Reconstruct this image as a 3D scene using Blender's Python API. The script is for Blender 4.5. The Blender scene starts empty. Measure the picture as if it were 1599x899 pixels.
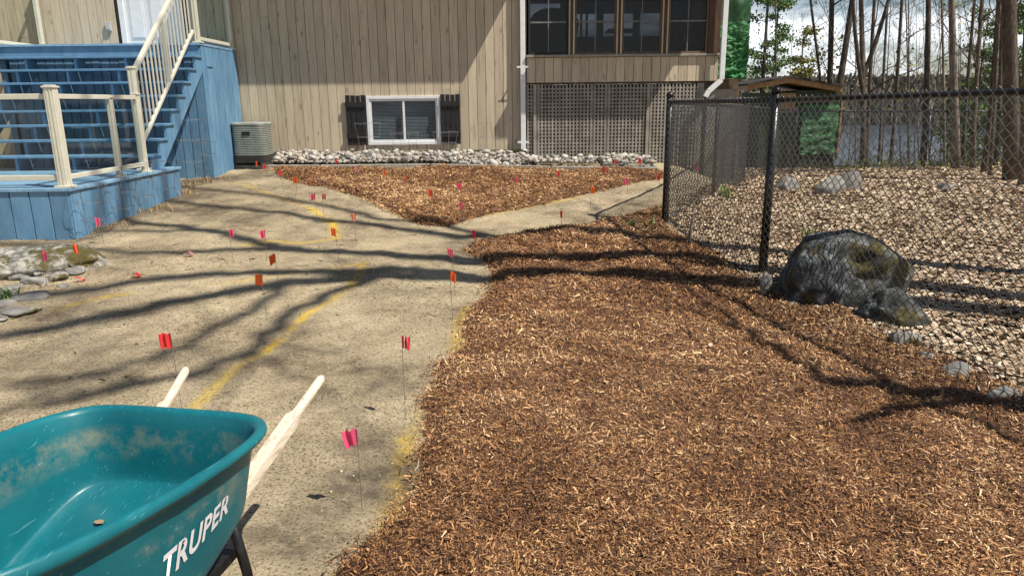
import bpy, math, random
import numpy as np
from mathutils import Vector, Matrix
R = math.radians
SC = bpy.context.scene
COL = SC.collection

# ------------------------------------------------------------------ camera
F_PX, CX, CY = 1140.0, 799.5, 449.5
EYE = np.array([0.0, 0.0, 1.6])
TH = math.atan(290 / F_PX); PHI = R(0.6)
r0 = np.array([1.0, 0, 0]); u0 = np.array([0, math.sin(TH), math.cos(TH)]); fw = np.array([0, math.cos(TH), -math.sin(TH)])
cr = math.cos(PHI) * r0 - math.sin(PHI) * u0
cu = math.cos(PHI) * u0 + math.sin(PHI) * r0
cam = bpy.data.cameras.new('camera'); camo = bpy.data.objects.new('camera', cam); COL.objects.link(camo)
cam.sensor_width = 36; cam.lens = F_PX / 1599 * 36; cam.clip_start = 0.05; cam.clip_end = 2000
camo.matrix_world = Matrix(((cr[0], cu[0], -fw[0], EYE[0]), (cr[1], cu[1], -fw[1], EYE[1]), (cr[2], cu[2], -fw[2], EYE[2]), (0, 0, 0, 1)))
SC.camera = camo

# ------------------------------------------------------------------ light
SUN = np.array([0.58, -0.32, 1.0])           # towards the sun, per metre of height
sv = SUN / np.linalg.norm(SUN)
elev = math.asin(sv[2]); azim = math.atan2(sv[0], sv[1])
w = bpy.data.worlds.new('World'); SC.world = w; w.use_nodes = True
nt = w.node_tree; nt.nodes.clear()
out = nt.nodes.new('ShaderNodeOutputWorld'); bg = nt.nodes.new('ShaderNodeBackground')
sky = nt.nodes.new('ShaderNodeTexSky'); sky.sky_type = 'NISHITA'; sky.sun_disc = False
sky.sun_elevation = elev; sky.sun_rotation = azim; sky.air_density = 1.0; sky.dust_density = 0.6
tc = nt.nodes.new('ShaderNodeTexCoord'); mp = nt.nodes.new('ShaderNodeMapping'); mp.inputs['Scale'].default_value = (1, 1, 3.2)
nz = nt.nodes.new('ShaderNodeTexNoise'); nz.inputs['Scale'].default_value = 4.2; nz.inputs['Detail'].default_value = 8; nz.inputs['Roughness'].default_value = 0.6
cr_ = nt.nodes.new('ShaderNodeValToRGB'); cr_.color_ramp.elements[0].position = 0.45; cr_.color_ramp.elements[1].position = 0.62
cr_.color_ramp.elements[1].color = (0.95, 0.95, 0.95, 1)
mx = nt.nodes.new('ShaderNodeMix'); mx.data_type = 'RGBA'; mx.inputs[7].default_value = (18.5, 19.2, 20.2, 1)
L = nt.links.new
L(tc.outputs['Generated'], mp.inputs[0]); L(mp.outputs[0], nz.inputs['Vector']); L(nz.outputs['Fac'], cr_.inputs[0])
sxz = nt.nodes.new('ShaderNodeSeparateXYZ'); L(tc.outputs['Generated'], sxz.inputs[0])
hz = nt.nodes.new('ShaderNodeMapRange'); hz.inputs[1].default_value = .14; hz.inputs[2].default_value = .34; hz.inputs[3].default_value = 1; hz.inputs[4].default_value = 0; L(sxz.outputs[2], hz.inputs[0])
cm = nt.nodes.new('ShaderNodeMath'); cm.operation = 'MULTIPLY'; L(cr_.outputs[0], cm.inputs[0]); L(hz.outputs[0], cm.inputs[1]); L(cm.outputs[0], mx.inputs[0]); L(sky.outputs[0], mx.inputs[6]); L(mx.outputs[2], bg.inputs[0]); L(bg.outputs[0], out.inputs[0])
bg.inputs[1].default_value = 0.06
sl = bpy.data.lights.new('sun', 'SUN'); sl.energy = 5.0; sl.angle = R(0.53); sl.color = (1.0, 0.93, 0.82)
so = bpy.data.objects.new('sun', sl); COL.objects.link(so); so.rotation_euler = Vector(sv).to_track_quat('Z', 'Y').to_euler()
SC.view_settings.view_transform = 'Standard'; SC.view_settings.look = 'None'; SC.view_settings.gamma = 1
SC.view_settings.use_curve_mapping = False; SC.view_settings.exposure = 0.40
SC.render.engine = 'CYCLES'
SC.cycles.max_bounces = 6; SC.cycles.diffuse_bounces = 3; SC.cycles.transparent_max_bounces = 12

# ------------------------------------------------------------------ terrain height
def sstep(t): t = np.clip(t, 0, 1); return t * t * (3 - 2 * t)
LP = ([-5, 3, 5, 7.4, 10, 12.2, 14], [0, .03, .14, .28, .42, .54, .60])
MP = ([-5, 3, 5, 7.5, 10, 12.2, 14], [0, 0, .05, .14, .33, .53, .55])
RP = ([-5, 3, 6, 9, 12, 15, 18.5], [0, .03, .10, .12, .10, .02, -.12])
def gz(x, y):
    x = np.asarray(x, float); y = np.asarray(y, float)
    l = np.interp(y, *LP); m = np.interp(y, *MP); r = np.interp(y, *RP)
    a = l + (m - l) * sstep((x + 4.5) / 5.0)
    z = a + (r - a) * sstep((x - np.interp(y, [8, 11], [1.3, 2.6])) / 1.4)
    far = np.interp(y, [18.2, 20, 24, 30, 150, 165, 200, 280, 700], [0, -.35, -2.6, -5.6, -6.5, -3.6, 1.0, 3, 3])
    return np.where(y > 18.2, np.where(x > -2, -.12, .1) * sstep((24 - y) / 5) + far, z)
def ray(px, py):
    d = (px - CX) / F_PX * cr - (py - CY) / F_PX * cu + fw
    return d / np.linalg.norm(d)
def hit(px, py, dz=0.0):
    d = ray(px, py); t0 = 0.3; t = 0.3
    while t < 400:
        p = EYE + d * t
        if p[2] <= float(gz(p[0], p[1])) + dz: break
        t0 = t; t *= 1.03
    for _ in range(25):
        m_ = (t0 + t) / 2; p = EYE + d * m_
        if p[2] <= float(gz(p[0], p[1])) + dz: t = m_
        else: t0 = m_
    return EYE + d * t
def atY(px, py, Y):
    d = ray(px, py); return EYE + d * (Y / d[1])
def ground(x, y): return float(gz(x, y))

# ------------------------------------------------------------------ helpers
def tag(o, label=None, cat=None, group=None, kind=None):
    if label: o['label'] = label
    if cat: o['category'] = cat
    if group: o['group'] = group
    if kind: o['kind'] = kind
    return o
def empty(name, loc=(0, 0, 0), rz=0.0):
    o = bpy.data.objects.new(name, None); COL.objects.link(o); o.location = tuple(float(v) for v in loc)
    o.rotation_euler = (0, 0, rz); o.empty_display_size = 0.1; return o
def copy_tree(o, parent=None):
    c = o.copy(); COL.objects.link(c); c.parent = parent
    for ch in list(o.children): copy_tree(ch, c)
    return c
class MB:
    def __init__(s): s.v = []; s.f = []; s.a = []
    def add(s, vs, fs, a=None):
        n = len(s.v); s.v += [tuple(float(c) for c in p) for p in vs]; s.f += [tuple(i + n for i in q) for q in fs]
        s.a += [random.random() if a is None else a] * len(vs); return s
    def box(s, x0, x1, y0, y1, z0, z1, a=None):
        return s.add([(x0, y0, z0), (x1, y0, z0), (x1, y1, z0), (x0, y1, z0), (x0, y0, z1), (x1, y0, z1), (x1, y1, z1), (x0, y1, z1)],
                     [(0, 3, 2, 1), (4, 5, 6, 7), (0, 1, 5, 4), (1, 2, 6, 5), (2, 3, 7, 6), (3, 0, 4, 7)], a)
    def bar(s, p, q, w_, h_, up=(0, 0, 1), a=None, w2=None, h2=None):
        p = Vector(p); q = Vector(q); d = (q - p).normalized(); sd = d.cross(Vector(up))
        if sd.length < 1e-4: sd = d.cross(Vector((0, 1, 0)))
        sd.normalize(); u_ = sd.cross(d).normalized(); w2 = w2 or w_; h2 = h2 or h_; vs = []
        for c, ww, hh in ((p, w_, h_), (q, w2, h2)):
            for i, j in ((-1, -1), (1, -1), (1, 1), (-1, 1)): vs.append(c + sd * i * ww / 2 + u_ * j * hh / 2)
        return s.add(vs, [(0, 1, 2, 3), (7, 6, 5, 4), (0, 4, 5, 1), (1, 5, 6, 2), (2, 6, 7, 3), (3, 7, 4, 0)], a)
    def tube(s, pts, rad, n=8, a=None, caps=True):
        pts = [Vector(p) for p in pts]; m_ = len(pts)
        if not hasattr(rad, '__len__'): rad = [rad] * m_
        vs = []; ref = None
        for i, p in enumerate(pts):
            t = (pts[min(i + 1, m_ - 1)] - pts[max(i - 1, 0)])
            if t.length < 1e-9: t = Vector((0, 0, 1))
            t.normalize()
            if ref is None: ref = t.orthogonal().normalized()
            ref = (ref - t * ref.dot(t));
            if ref.length < 1e-6: ref = t.orthogonal()
            ref.normalize(); b = t.cross(ref)
            for k in range(n):
                an = 2 * math.pi * k / n; vs.append(p + (ref * math.cos(an) + b * math.sin(an)) * rad[i])
        fs = [(i * n + k, i * n + (k + 1) % n, (i + 1) * n + (k + 1) % n, (i + 1) * n + k) for i in range(m_ - 1) for k in range(n)]
        if caps: fs += [tuple(range(n - 1, -1, -1)), tuple((m_ - 1) * n + k for k in range(n))]
        return s.add(vs, fs, a)
    def build(s, name, mat, parent=None, smooth=False, bevel=0):
        me = bpy.data.meshes.new(name); me.from_pydata(s.v, [], s.f)
        at = me.attributes.new('rnd', 'FLOAT', 'POINT'); at.data.foreach_set('value', np.array(s.a, dtype=np.float32))
        if smooth: me.shade_smooth()
        me.materials.append(mat); o = bpy.data.objects.new(name, me); COL.objects.link(o)
        if parent is not None: o.parent = parent
        if bevel:
            b = o.modifiers.new('bevel', 'BEVEL'); b.width = bevel; b.segments = 2; b.limit_method = 'ANGLE'; b.angle_limit = R(40)
        return o
def np_mesh(name, V, Fq, mat, parent=None, attrs=None, smooth=False):
    me = bpy.data.meshes.new(name); V = np.asarray(V, np.float32); Fq = np.asarray(Fq, np.int32); k = Fq.shape[1]
    me.vertices.add(len(V)); me.vertices.foreach_set('co', V.ravel())
    me.loops.add(Fq.size); me.loops.foreach_set('vertex_index', Fq.ravel())
    me.polygons.add(len(Fq)); me.polygons.foreach_set('loop_start', np.arange(len(Fq), dtype=np.int32) * k)
    me.update(calc_edges=True); me.validate()
    for n_, a in (attrs or {}).items():
        at = me.attributes.new(n_, 'FLOAT', 'POINT'); at.data.foreach_set('value', np.asarray(a, np.float32))
    if smooth: me.shade_smooth()
    me.materials.append(mat); o = bpy.data.objects.new(name, me); COL.objects.link(o)
    if parent is not None: o.parent = parent
    return o

# value noise in numpy
def micro(x, y): return fbm(x, y, 1.3, 3) * .06 + fbm(x, y, 7, 4) * .034 + np.abs(fbm(x + 3, y, 16, 2)) * .02
_rs = np.random.RandomState(7); _T = _rs.rand(256, 256)
def vn(x, y, s=1.0):
    x = np.asarray(x, float) * s; y = np.asarray(y, float) * s
    xi = np.floor(x).astype(int); yi = np.floor(y).astype(int); fx = x - xi; fy = y - yi
    fx = fx * fx * (3 - 2 * fx); fy = fy * fy * (3 - 2 * fy)
    g = lambda i, j: _T[i & 255, j & 255]
    return (g(xi, yi) * (1 - fx) + g(xi + 1, yi) * fx) * (1 - fy) + (g(xi, yi + 1) * (1 - fx) + g(xi + 1, yi + 1) * fx) * fy
def fbm(x, y, s=1.0, o=4):
    t = 0; a = 0.5
    for i in range(o): t = t + a * (vn(x + 13.7 * i, y + 7.1 * i, s) - .5); s *= 2.1; a *= .5
    return t

# ------------------------------------------------------------------ materials
def new_mat(name):
    m = bpy.data.materials.new(name); m.use_nodes = True; n = m.node_tree.nodes; b = n['Principled BSDF']; return m, n, m.node_tree.links.new, b
def ramp(n, stops):
    r = n.new('ShaderNodeValToRGB'); e = r.color_ramp.elements
    while len(e) < len(stops): e.new(0.5)
    for i, (p, c) in enumerate(stops): e[i].position = p; e[i].color = (*c, 1)
    return r
def M(name, stops, scale=8, stretch=(1, 1, 1), rough=.7, bump=.2, bscale=None, metal=0, rnd=0.0, spec=.5, coat=0, detail=8, bdist=.01, rndspan=.5):
    """noise driven colour (stops over a noise), plus per-piece variation from the rnd attribute, plus bump"""
    m, n, l, b = new_mat(name)
    tc = n.new('ShaderNodeTexCoord'); mp = n.new('ShaderNodeMapping'); mp.inputs['Scale'].default_value = stretch
    nz = n.new('ShaderNodeTexNoise'); nz.inputs['Scale'].default_value = scale; nz.inputs['Detail'].default_value = detail; nz.inputs['Roughness'].default_value = .62
    l(tc.outputs['Object'], mp.inputs[0]); l(mp.outputs[0], nz.inputs['Vector'])
    rp = ramp(n, stops); l(nz.outputs['Fac'], rp.inputs[0]); c = rp.outputs[0]
    if rnd:
        at = n.new('ShaderNodeAttribute'); at.attribute_name = 'rnd'
        mr = n.new('ShaderNodeMapRange'); mr.inputs[3].default_value = 1 - rnd; mr.inputs[4].default_value = 1 + rnd; l(at.outputs['Fac'], mr.inputs[0])
        mm = n.new('ShaderNodeMix'); mm.data_type = 'RGBA'; mm.blend_type = 'MULTIPLY'; mm.inputs[0].default_value = 1
        l(c, mm.inputs[6]); l(mr.outputs[0], mm.inputs[7]); c = mm.outputs[2]
    l(c, b.inputs['Base Color']); b.inputs['Roughness'].default_value = rough; b.inputs['Metallic'].default_value = metal
    b.inputs['Specular IOR Level'].default_value = spec; b.inputs['Coat Weight'].default_value = coat
    if bump:
        n2 = n.new('ShaderNodeTexNoise'); n2.inputs['Scale'].default_value = bscale or scale * 2; n2.inputs['Detail'].default_value = 6
        l(mp.outputs[0], n2.inputs['Vector']); bp = n.new('ShaderNodeBump'); bp.inputs['Strength'].default_value = bump; bp.inputs['Distance'].default_value = bdist
        l(n2.outputs['Fac'], bp.inputs['Height']); l(bp.outputs[0], b.inputs['Normal'])
    return m
def two(a, b_, lo=.35, hi=.65): return [(lo, a), (hi, b_)]
def ramp_rnd(name, stops, rough=.8, scale=30, amt=.35, trans=0):
    """colour picked per chip / leaf / stone from the rnd attribute"""
    m, n, l, b = new_mat(name); at = n.new('ShaderNodeAttribute'); at.attribute_name = 'rnd'
    rp = ramp(n, stops); l(at.outputs['Fac'], rp.inputs[0])
    tc = n.new('ShaderNodeTexCoord'); nz = n.new('ShaderNodeTexNoise'); nz.inputs['Scale'].default_value = scale; nz.inputs['Detail'].default_value = 5
    l(tc.outputs['Object'], nz.inputs['Vector']); mr = n.new('ShaderNodeMapRange'); mr.inputs[1].default_value = .3; mr.inputs[2].default_value = .7
    mr.inputs[3].default_value = 1 - amt; mr.inputs[4].default_value = 1 + amt; l(nz.outputs['Fac'], mr.inputs[0])
    mm = n.new('ShaderNodeMix'); mm.data_type = 'RGBA'; mm.blend_type = 'MULTIPLY'; mm.inputs[0].default_value = 1
    l(rp.outputs[0], mm.inputs[6]); l(mr.outputs[0], mm.inputs[7]); l(mm.outputs[2], b.inputs['Base Color']); b.inputs['Roughness'].default_value = rough
    b.inputs['Specular IOR Level'].default_value = .3
    return m
BLUE = M('blue_painted_wood', [(.25, (.075, .17, .29)), (.5, (.11, .24, .38)), (.75, (.155, .29, .43))], 3.5, (2.5, 2.5, .8), .55, .25, 18, rnd=.14)
BLUETOP = M('blue_deck_boards', two((.14, .28, .43), (.22, .38, .53)), 6, (3, 1, 3), .5, .2, 15, rnd=.12)
CREAM = M('cream_aluminium', two((.56, .54, .45), (.62, .60, .50)), 12, rough=.4, bump=.03, rnd=.04)
SIDING = M('tan_stained_siding', [(.25, (.27, .22, .15)), (.42, (.46, .385, .275)), (.7, (.55, .47, .34))], 2.6, (9, 9, .8), .75, .3, 8, rnd=.10)
def add_knots(m):
    n = m.node_tree.nodes; l = m.node_tree.links.new; b = n['Principled BSDF']; c = b.inputs['Base Color'].links[0].from_socket
    tc = n.new('ShaderNodeTexCoord'); mp = n.new('ShaderNodeMapping'); mp.inputs['Scale'].default_value = (6.5, 6.5, 2.3)
    vo = n.new('ShaderNodeTexVoronoi'); vo.inputs['Scale'].default_value = 1.0; l(tc.outputs['Object'], mp.inputs[0]); l(mp.outputs[0], vo.inputs['Vector'])
    r = ramp(n, [(.07, (.55, .5, .45)), (.16, (1, 1, 1))]); l(vo.outputs['Distance'], r.inputs[0])
    mm = n.new('ShaderNodeMix'); mm.data_type = 'RGBA'; mm.blend_type = 'MULTIPLY'; mm.inputs[0].default_value = .8
    l(c, mm.inputs[6]); l(r.outputs[0], mm.inputs[7]); l(mm.outputs[2], b.inputs['Base Color'])
add_knots(SIDING)
GROOVE = M('dark_groove', two((.06, .045, .03), (.09, .07, .045)), 10, rough=.9, bump=0)
WHITE = M('white_vinyl', two((.68, .69, .70), (.76, .77, .78)), 9, rough=.45, bump=.03)
BLACKP = M('black_painted_wood', two((.006, .006, .007), (.014, .014, .016)), 14, (1, 1, .3), .6, .2)
BLACKM = M('black_metal', two((.008, .008, .009), (.02, .02, .021)), 30, rough=.32, bump=.05, spec=.35)
VINYLWIRE = M('black_vinyl_wire', two((.015, .015, .016), (.035, .035, .037)), 40, rough=.24, bump=0, spec=1.0, coat=1.0)
LATT = M('weathered_lattice', two((.21, .19, .155), (.34, .31, .26)), 6, rough=.85, bump=.2, rnd=.15)
BROWNW = M('brown_stained_wood', two((.045, .022, .012), (.11, .055, .027)), 5, (4, 4, .8), .6, .2, rnd=.1)
TRIM = M('dark_trim_wood', two((.10, .06, .035), (.16, .10, .06)), 5, (4, 4, .8), .6, .1)
GREYT = M('grey_landscape_timber', two((.20, .18, .15), (.38, .35, .29)), 7, (1, 6, 6), .9, .4)
YELLOW = M('yellow_strip', two((.45, .32, .05), (.60, .43, .07)), 10, rough=.7, bump=0)
GALV = M('galvanised_wire', two((.35, .35, .34), (.6, .6, .58)), 20, rough=.35, bump=0, metal=.7)
RUSTW = M('old_wire', two((.10, .09, .08), (.28, .26, .24)), 20, rough=.5, bump=0, metal=.4)
ACM = M('grey_green_metal', two((.22, .24, .21), (.32, .34, .30)), 9, rough=.5, bump=.03)
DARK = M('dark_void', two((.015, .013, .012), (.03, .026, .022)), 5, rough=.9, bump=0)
TARP = M('green_tarp', [(.3, (.012, .10, .025)), (.7, (.04, .25, .065))], 3, (1, 1, 3.5), .45, 1.0, 9, bdist=.05)
SHEDW = M('shed_timber', two((.30, .17, .07), (.45, .28, .13)), 4, (3, 3, 1), .6, .15)
SHEDG = M('dark_green_board', two((.025, .05, .025), (.05, .08, .04)), 6, rough=.7, bump=.1)
ROOFM = M('dark_shingle', two((.035, .03, .027), (.09, .075, .06)), 14, rough=.9, bump=.6)
WOODH = M('pale_ash_wood', [(.3, (.46, .36, .25)), (.52, (.74, .66, .52)), (.75, (.62, .51, .37))], 3, (1.2, 22, 22), .5, .25, 10)
BARK = M('bark', [(.3, (.035, .027, .02)), (.55, (.115, .09, .068)), (.72, (.22, .18, .14))], 7, (3, 3, .7), .95, .9, 16, bdist=.03, rnd=.25)
BARKL = M('grey_bark', [(.3, (.08, .066, .052)), (.6, (.20, .165, .13)), (.8, (.32, .28, .23))], 6, (3, 3, .7), .95, .7, 14, bdist=.03, rnd=.25)
ROCKL = [(.28, (.05, .055, .045)), (.42, (.16, .16, .15)), (.55, (.33, .32, .29)), (.68, (.55, .53, .48))]
def rock_mat(name, stops, moss, mlo, mhi, scale=5):
    m = M(name, stops, scale, rough=.9, bump=.8, bscale=scale * 3, bdist=.02, rnd=.12)
    n = m.node_tree.nodes; l = m.node_tree.links.new; b = n['Principled BSDF']; c = b.inputs['Base Color'].links[0].from_socket
    tc = n.new('ShaderNodeTexCoord'); nz = n.new('ShaderNodeTexNoise'); nz.inputs['Scale'].default_value = 3.1; nz.inputs['Detail'].default_value = 9; nz.inputs['Roughness'].default_value = .7
    l(tc.outputs['Object'], nz.inputs['Vector']); r = ramp(n, [(mlo, (0, 0, 0)), (mhi, (1, 1, 1))]); l(nz.outputs['Fac'], r.inputs[0])
    mm = n.new('ShaderNodeMix'); mm.data_type = 'RGBA'; l(r.outputs[0], mm.inputs[0]); l(c, mm.inputs[6])
    rm = ramp(n, [(.3, tuple(v * .45 for v in moss)), (.7, moss)]); n3 = n.new('ShaderNodeTexNoise'); n3.inputs['Scale'].default_value = 40; l(tc.outputs['Object'], n3.inputs['Vector']); l(n3.outputs['Fac'], rm.inputs[0])
    l(rm.outputs[0], mm.inputs[7]); l(mm.outputs[2], b.inputs['Base Color']); return m
BOULD = rock_mat('mossy_boulder', [(.36, (.008, .009, .009)), (.47, (.030, .034, .036)), (.57, (.075, .085, .088)), (.64, (.20, .21, .20)), (.7, (.5, .5, .48))], (.10, .085, .018), .52, .60, 11)
OUTC = rock_mat('lichen_outcrop', [(.34, (.05, .048, .04)), (.46, (.19, .18, .155)), (.56, (.38, .37, .33)), (.7, (.58, .57, .52))], (.10, .08, .015), .49, .58, 9)
GREYR = rock_mat('grey_rock', [(.3, (.11, .105, .095)), (.6, (.28, .27, .245)), (.8, (.42, .40, .36))], (.12, .11, .03), .6, .7, 6)
RIVER = ramp_rnd('river_rock', [(0, (.10, .09, .08)), (.25, (.28, .26, .23)), (.5, (.38, .35, .31)), (.8, (.50, .47, .42)), (1, (.26, .19, .13))], .75, 14, .25)
CHIP = ramp_rnd('mulch_chips', [(0, (.04, .018, .010)), (.23, (.145, .063, .026)), (.52, (.31, .155, .064)), (.81, (.50, .28, .128)), (1, (.80, .57, .33))], .85, 60, .25)
LEAF = ramp_rnd('dead_leaves', [(0, (.15, .095, .058)), (.25, (.28, .19, .12)), (.5, (.40, .295, .195)), (.8, (.50, .395, .275)), (1, (.62, .53, .40))], .7, 30, .2)
STRAW = ramp_rnd('straw_bits', [(0, (.05, .035, .02)), (.5, (.14, .10, .06)), (.8, (.33, .26, .16)), (1, (.55, .46, .32))], .9, 60, .2)
GREENL = ramp_rnd('fresh_leaves', [(0, (.04, .09, .015)), (.5, (.09, .17, .03)), (1, (.17, .25, .05))], .6, 20, .2)
NEEDLE = ramp_rnd('conifer_needles', [(0, (.05, .11, .035)), (.6, (.12, .21, .055)), (1, (.24, .32, .09))], .7, 8, .3)
BUDS = ramp_rnd('yellow_green_buds', [(0, (.13, .15, .03)), (.6, (.26, .27, .06)), (1, (.38, .36, .12))], .7, 8, .3)
FARW = ramp_rnd('far_woods', [(0, (.07, .06, .05)), (.6, (.22, .195, .165)), (.85, (.28, .25, .21)), (1, (.12, .16, .08))], 1, .4, .3)
def glass(name, tint, rough=.03, alpha=.2):
    m, n, l, b = new_mat(name); g = n.new('ShaderNodeBsdfGlossy'); g.inputs['Roughness'].default_value = rough
    t = n.new('ShaderNodeBsdfTransparent'); t.inputs[0].default_value = (*tint, 1); mx = n.new('ShaderNodeMixShader')
    fr = n.new('ShaderNodeFresnel'); fr.inputs[0].default_value = 1.5; nz = n.new('ShaderNodeTexNoise'); nz.inputs['Scale'].default_value = 1.4
    bp = n.new('ShaderNodeBump'); bp.inputs['Strength'].default_value = .02; l(nz.outputs['Fac'], bp.inputs['Height']); l(bp.outputs[0], g.inputs['Normal'])
    ge = n.new('ShaderNodeNewGeometry'); iv = n.new('ShaderNodeMath'); iv.operation = 'SUBTRACT'; iv.inputs[0].default_value = 1; l(ge.outputs['Backfacing'], iv.inputs[1])
    mu = n.new('ShaderNodeMath'); mu.operation = 'MULTIPLY'; l(fr.outputs[0], mu.inputs[0]); l(iv.outputs[0], mu.inputs[1]); l(mu.outputs[0], mx.inputs[0]); l(t.outputs[0], mx.inputs[1]); l(g.outputs[0], mx.inputs[2]); l(mx.outputs[0], n['Material Output'].inputs[0]); return m
GLASS = glass('clear_glass', (.90, .93, .91)); WGLASS = glass('window_glass', (.85, .9, .92)); PGLASS = glass('dark_screen', (.22, .235, .25), .25)
def flagmat(name, c):
    m, n, l, b = new_mat(name); nz = n.new('ShaderNodeTexNoise'); nz.inputs['Scale'].default_value = 60; r = ramp(n, two(tuple(v * .82 for v in c), c)); l(nz.outputs['Fac'], r.inputs[0])
    l(r.outputs[0], b.inputs['Base Color']); b.inputs['Roughness'].default_value = .45
    t = n.new('ShaderNodeBsdfTranslucent'); l(r.outputs[0], t.inputs[0]); mx = n.new('ShaderNodeMixShader'); mx.inputs[0].default_value = .45
    l(b.outputs[0], mx.inputs[1]); l(t.outputs[0], mx.inputs[2]); l(mx.outputs[0], n['Material Output'].inputs[0]); return m
FLAGM = {'pink': flagmat('pink_flag', (1, .13, .27)), 'red': flagmat('red_flag', (1, .07, .075)), 'orange': flagmat('orange_flag', (1, .18, .04)), 'pale': flagmat('pale_pink_flag', (.95, .38, .38)), 'white': flagmat('white_fold_highlight', (.9, .72, .66))}
SOILF = None
def soil_material():
    m, n, l, b = new_mat('sandy_soil'); tc = n.new('ShaderNodeTexCoord')
    def noise(s, d=8, r=.65, v=None):
        q = n.new('ShaderNodeTexNoise'); q.inputs['Scale'].default_value = s; q.inputs['Detail'].default_value = d; q.inputs['Roughness'].default_value = r
        l(v or tc.outputs['Object'], q.inputs['Vector']); return q.outputs['Fac']
    r1 = ramp(n, [(.34, (.15, .118, .082)), (.46, (.36, .295, .195)), (.60, (.51, .425, .285))]); l(noise(1.1, 10, .72), r1.inputs[0])
    r2 = ramp(n, [(.38, (.25, .22, .18)), (.50, (1, 1, 1)), (.62, (1.0, 1.0, 1.0)), (.72, (1.15, 1.13, 1.1))]); l(noise(75, 6, .75), r2.inputs[0])
    m1 = n.new('ShaderNodeMix'); m1.data_type = 'RGBA'; m1.blend_type = 'MULTIPLY'; m1.inputs[0].default_value = .95; l(r1.outputs[0], m1.inputs[6]); l(r2.outputs[0], m1.inputs[7])
    mp = n.new('ShaderNodeMapping'); mp.inputs['Scale'].default_value = (9, 15, 10); l(tc.outputs['Object'], mp.inputs[0])
    r3 = ramp(n, [(.33, (.35, .31, .25)), (.42, (.8, .78, .74)), (.52, (1, 1, 1))]); l(noise(2.6, 10, .8, mp.outputs[0]), r3.inputs[0])
    m2 = n.new('ShaderNodeMix'); m2.data_type = 'RGBA'; m2.blend_type = 'MULTIPLY'; m2.inputs[0].default_value = .75; l(m1.outputs[2], m2.inputs[6]); l(r3.outputs[0], m2.inputs[7])
    def attr(nm): a = n.new('ShaderNodeAttribute'); a.attribute_name = nm; return a.outputs['Fac']
    def mix(fac, c1, col):
        q = n.new('ShaderNodeMix'); q.data_type = 'RGBA'; l(fac, q.inputs[0]); l(c1, q.inputs[6]); q.inputs[7].default_value = (*col, 1); return q.outputs[2]
    def mul(a, b_, lo, hi):
        rr = n.new('ShaderNodeMapRange'); rr.inputs[1].default_value = lo; rr.inputs[2].default_value = hi; l(b_, rr.inputs[0])
        q = n.new('ShaderNodeMath'); q.operation = 'MULTIPLY'; l(a, q.inputs[0]); l(rr.outputs[0], q.inputs[1]); q.use_clamp = True; return q.outputs[0]
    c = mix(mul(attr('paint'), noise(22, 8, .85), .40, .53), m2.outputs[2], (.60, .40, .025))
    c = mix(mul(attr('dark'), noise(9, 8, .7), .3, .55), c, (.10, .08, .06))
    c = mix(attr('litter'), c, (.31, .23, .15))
    l(c, b.inputs['Base Color']); b.inputs['Roughness'].default_value = .95; b.inputs['Specular IOR Level'].default_value = .15
    bp = n.new('ShaderNodeBump'); bp.inputs['Strength'].default_value = .9; bp.inputs['Distance'].default_value = .012
    ad = n.new('ShaderNodeMath'); ad.operation = 'ADD'; l(noise(45, 8, .8), ad.inputs[0]); l(noise(9, 6, .6), ad.inputs[1]); l(ad.outputs[0], bp.inputs['Height']); l(bp.outputs[0], b.inputs['Normal'])
    return m
SOIL = soil_material()
MULCHB = M('mulch_base', [(.3, (.03, .014, .008)), (.5, (.11, .052, .026)), (.62, (.20, .10, .048)), (.75, (.36, .20, .10))], 34, (1, 1, 1), .9, 1.0, 60, bdist=.02)
WATER = M('lake_water', two((.10, .14, .20), (.15, .19, .26)), .6, (1, 4, 1), .12, .35, 2.5, spec=.6, bdist=.05)

# ------------------------------------------------------------------ ground zones (outlines walked over the ground)
def inpoly(x, y, poly):
    c = np.zeros(np.shape(x), bool); n = len(poly)
    for i in range(n):
        x1, y1 = poly[i]; x2, y2 = poly[(i + 1) % n]
        if y1 == y2: continue
        c ^= ((y1 > y) != (y2 > y)) & (x < (x2 - x1) * (y - y1) / (y2 - y1) + x1)
    return c
def segdist(x, y, pts):
    d = np.full(np.shape(x), 1e9)
    for (a, b_), (c, e) in zip(pts[:-1], pts[1:]):
        vx, vy = c - a, e - b_; t = np.clip(((x - a) * vx + (y - b_) * vy) / (vx * vx + vy * vy + 1e-9), 0, 1)
        d = np.minimum(d, np.hypot(x - a - t * vx, y - b_ - t * vy))
    return d
g2 = lambda pts: [tuple(hit(*p)[:2]) for p in pts]
MA = g2([(425, 264), (440, 275), (470, 288), (530, 300), (590, 322), (640, 346), (665, 353), (700, 352), (765, 335), (850, 318), (920, 301), (1035, 279), (1035, 269), (850, 266), (640, 266), (500, 266)])
MBn = g2([(1040, 322), (960, 345), (870, 360), (800, 370), (745, 380), (730, 394), (765, 412), (768, 440), (745, 480), (722, 505), (722, 540), (692, 570), (682, 610), (668, 655), (648, 700), (632, 770), (600, 830), (545, 895)])
FENCE_A = tuple(hit(1190, 434)[:2]); FENCE_C = tuple(hit(1038, 350)[:2]); FENCE_R = tuple(hit(1599, 606)[:2])
dv = np.array(FENCE_R) - np.array(FENCE_A); FENCE_END = tuple(np.array(FENCE_A) + dv * 2.3)
MBn += [(-.55, .6), (-.5, -1.5), (4.2, -1.5), (FENCE_END[0] - .02, FENCE_END[1]), (FENCE_R[0] - .06, FENCE_R[1] - .03), (FENCE_A[0] - .05, FENCE_A[1]), (FENCE_C[0], FENCE_C[1] - .1)]
def signed(x, y, poly):
    d = segdist(x, y, poly + [poly[0]]); return np.where(inpoly(x, y, poly), d, -d)
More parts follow.
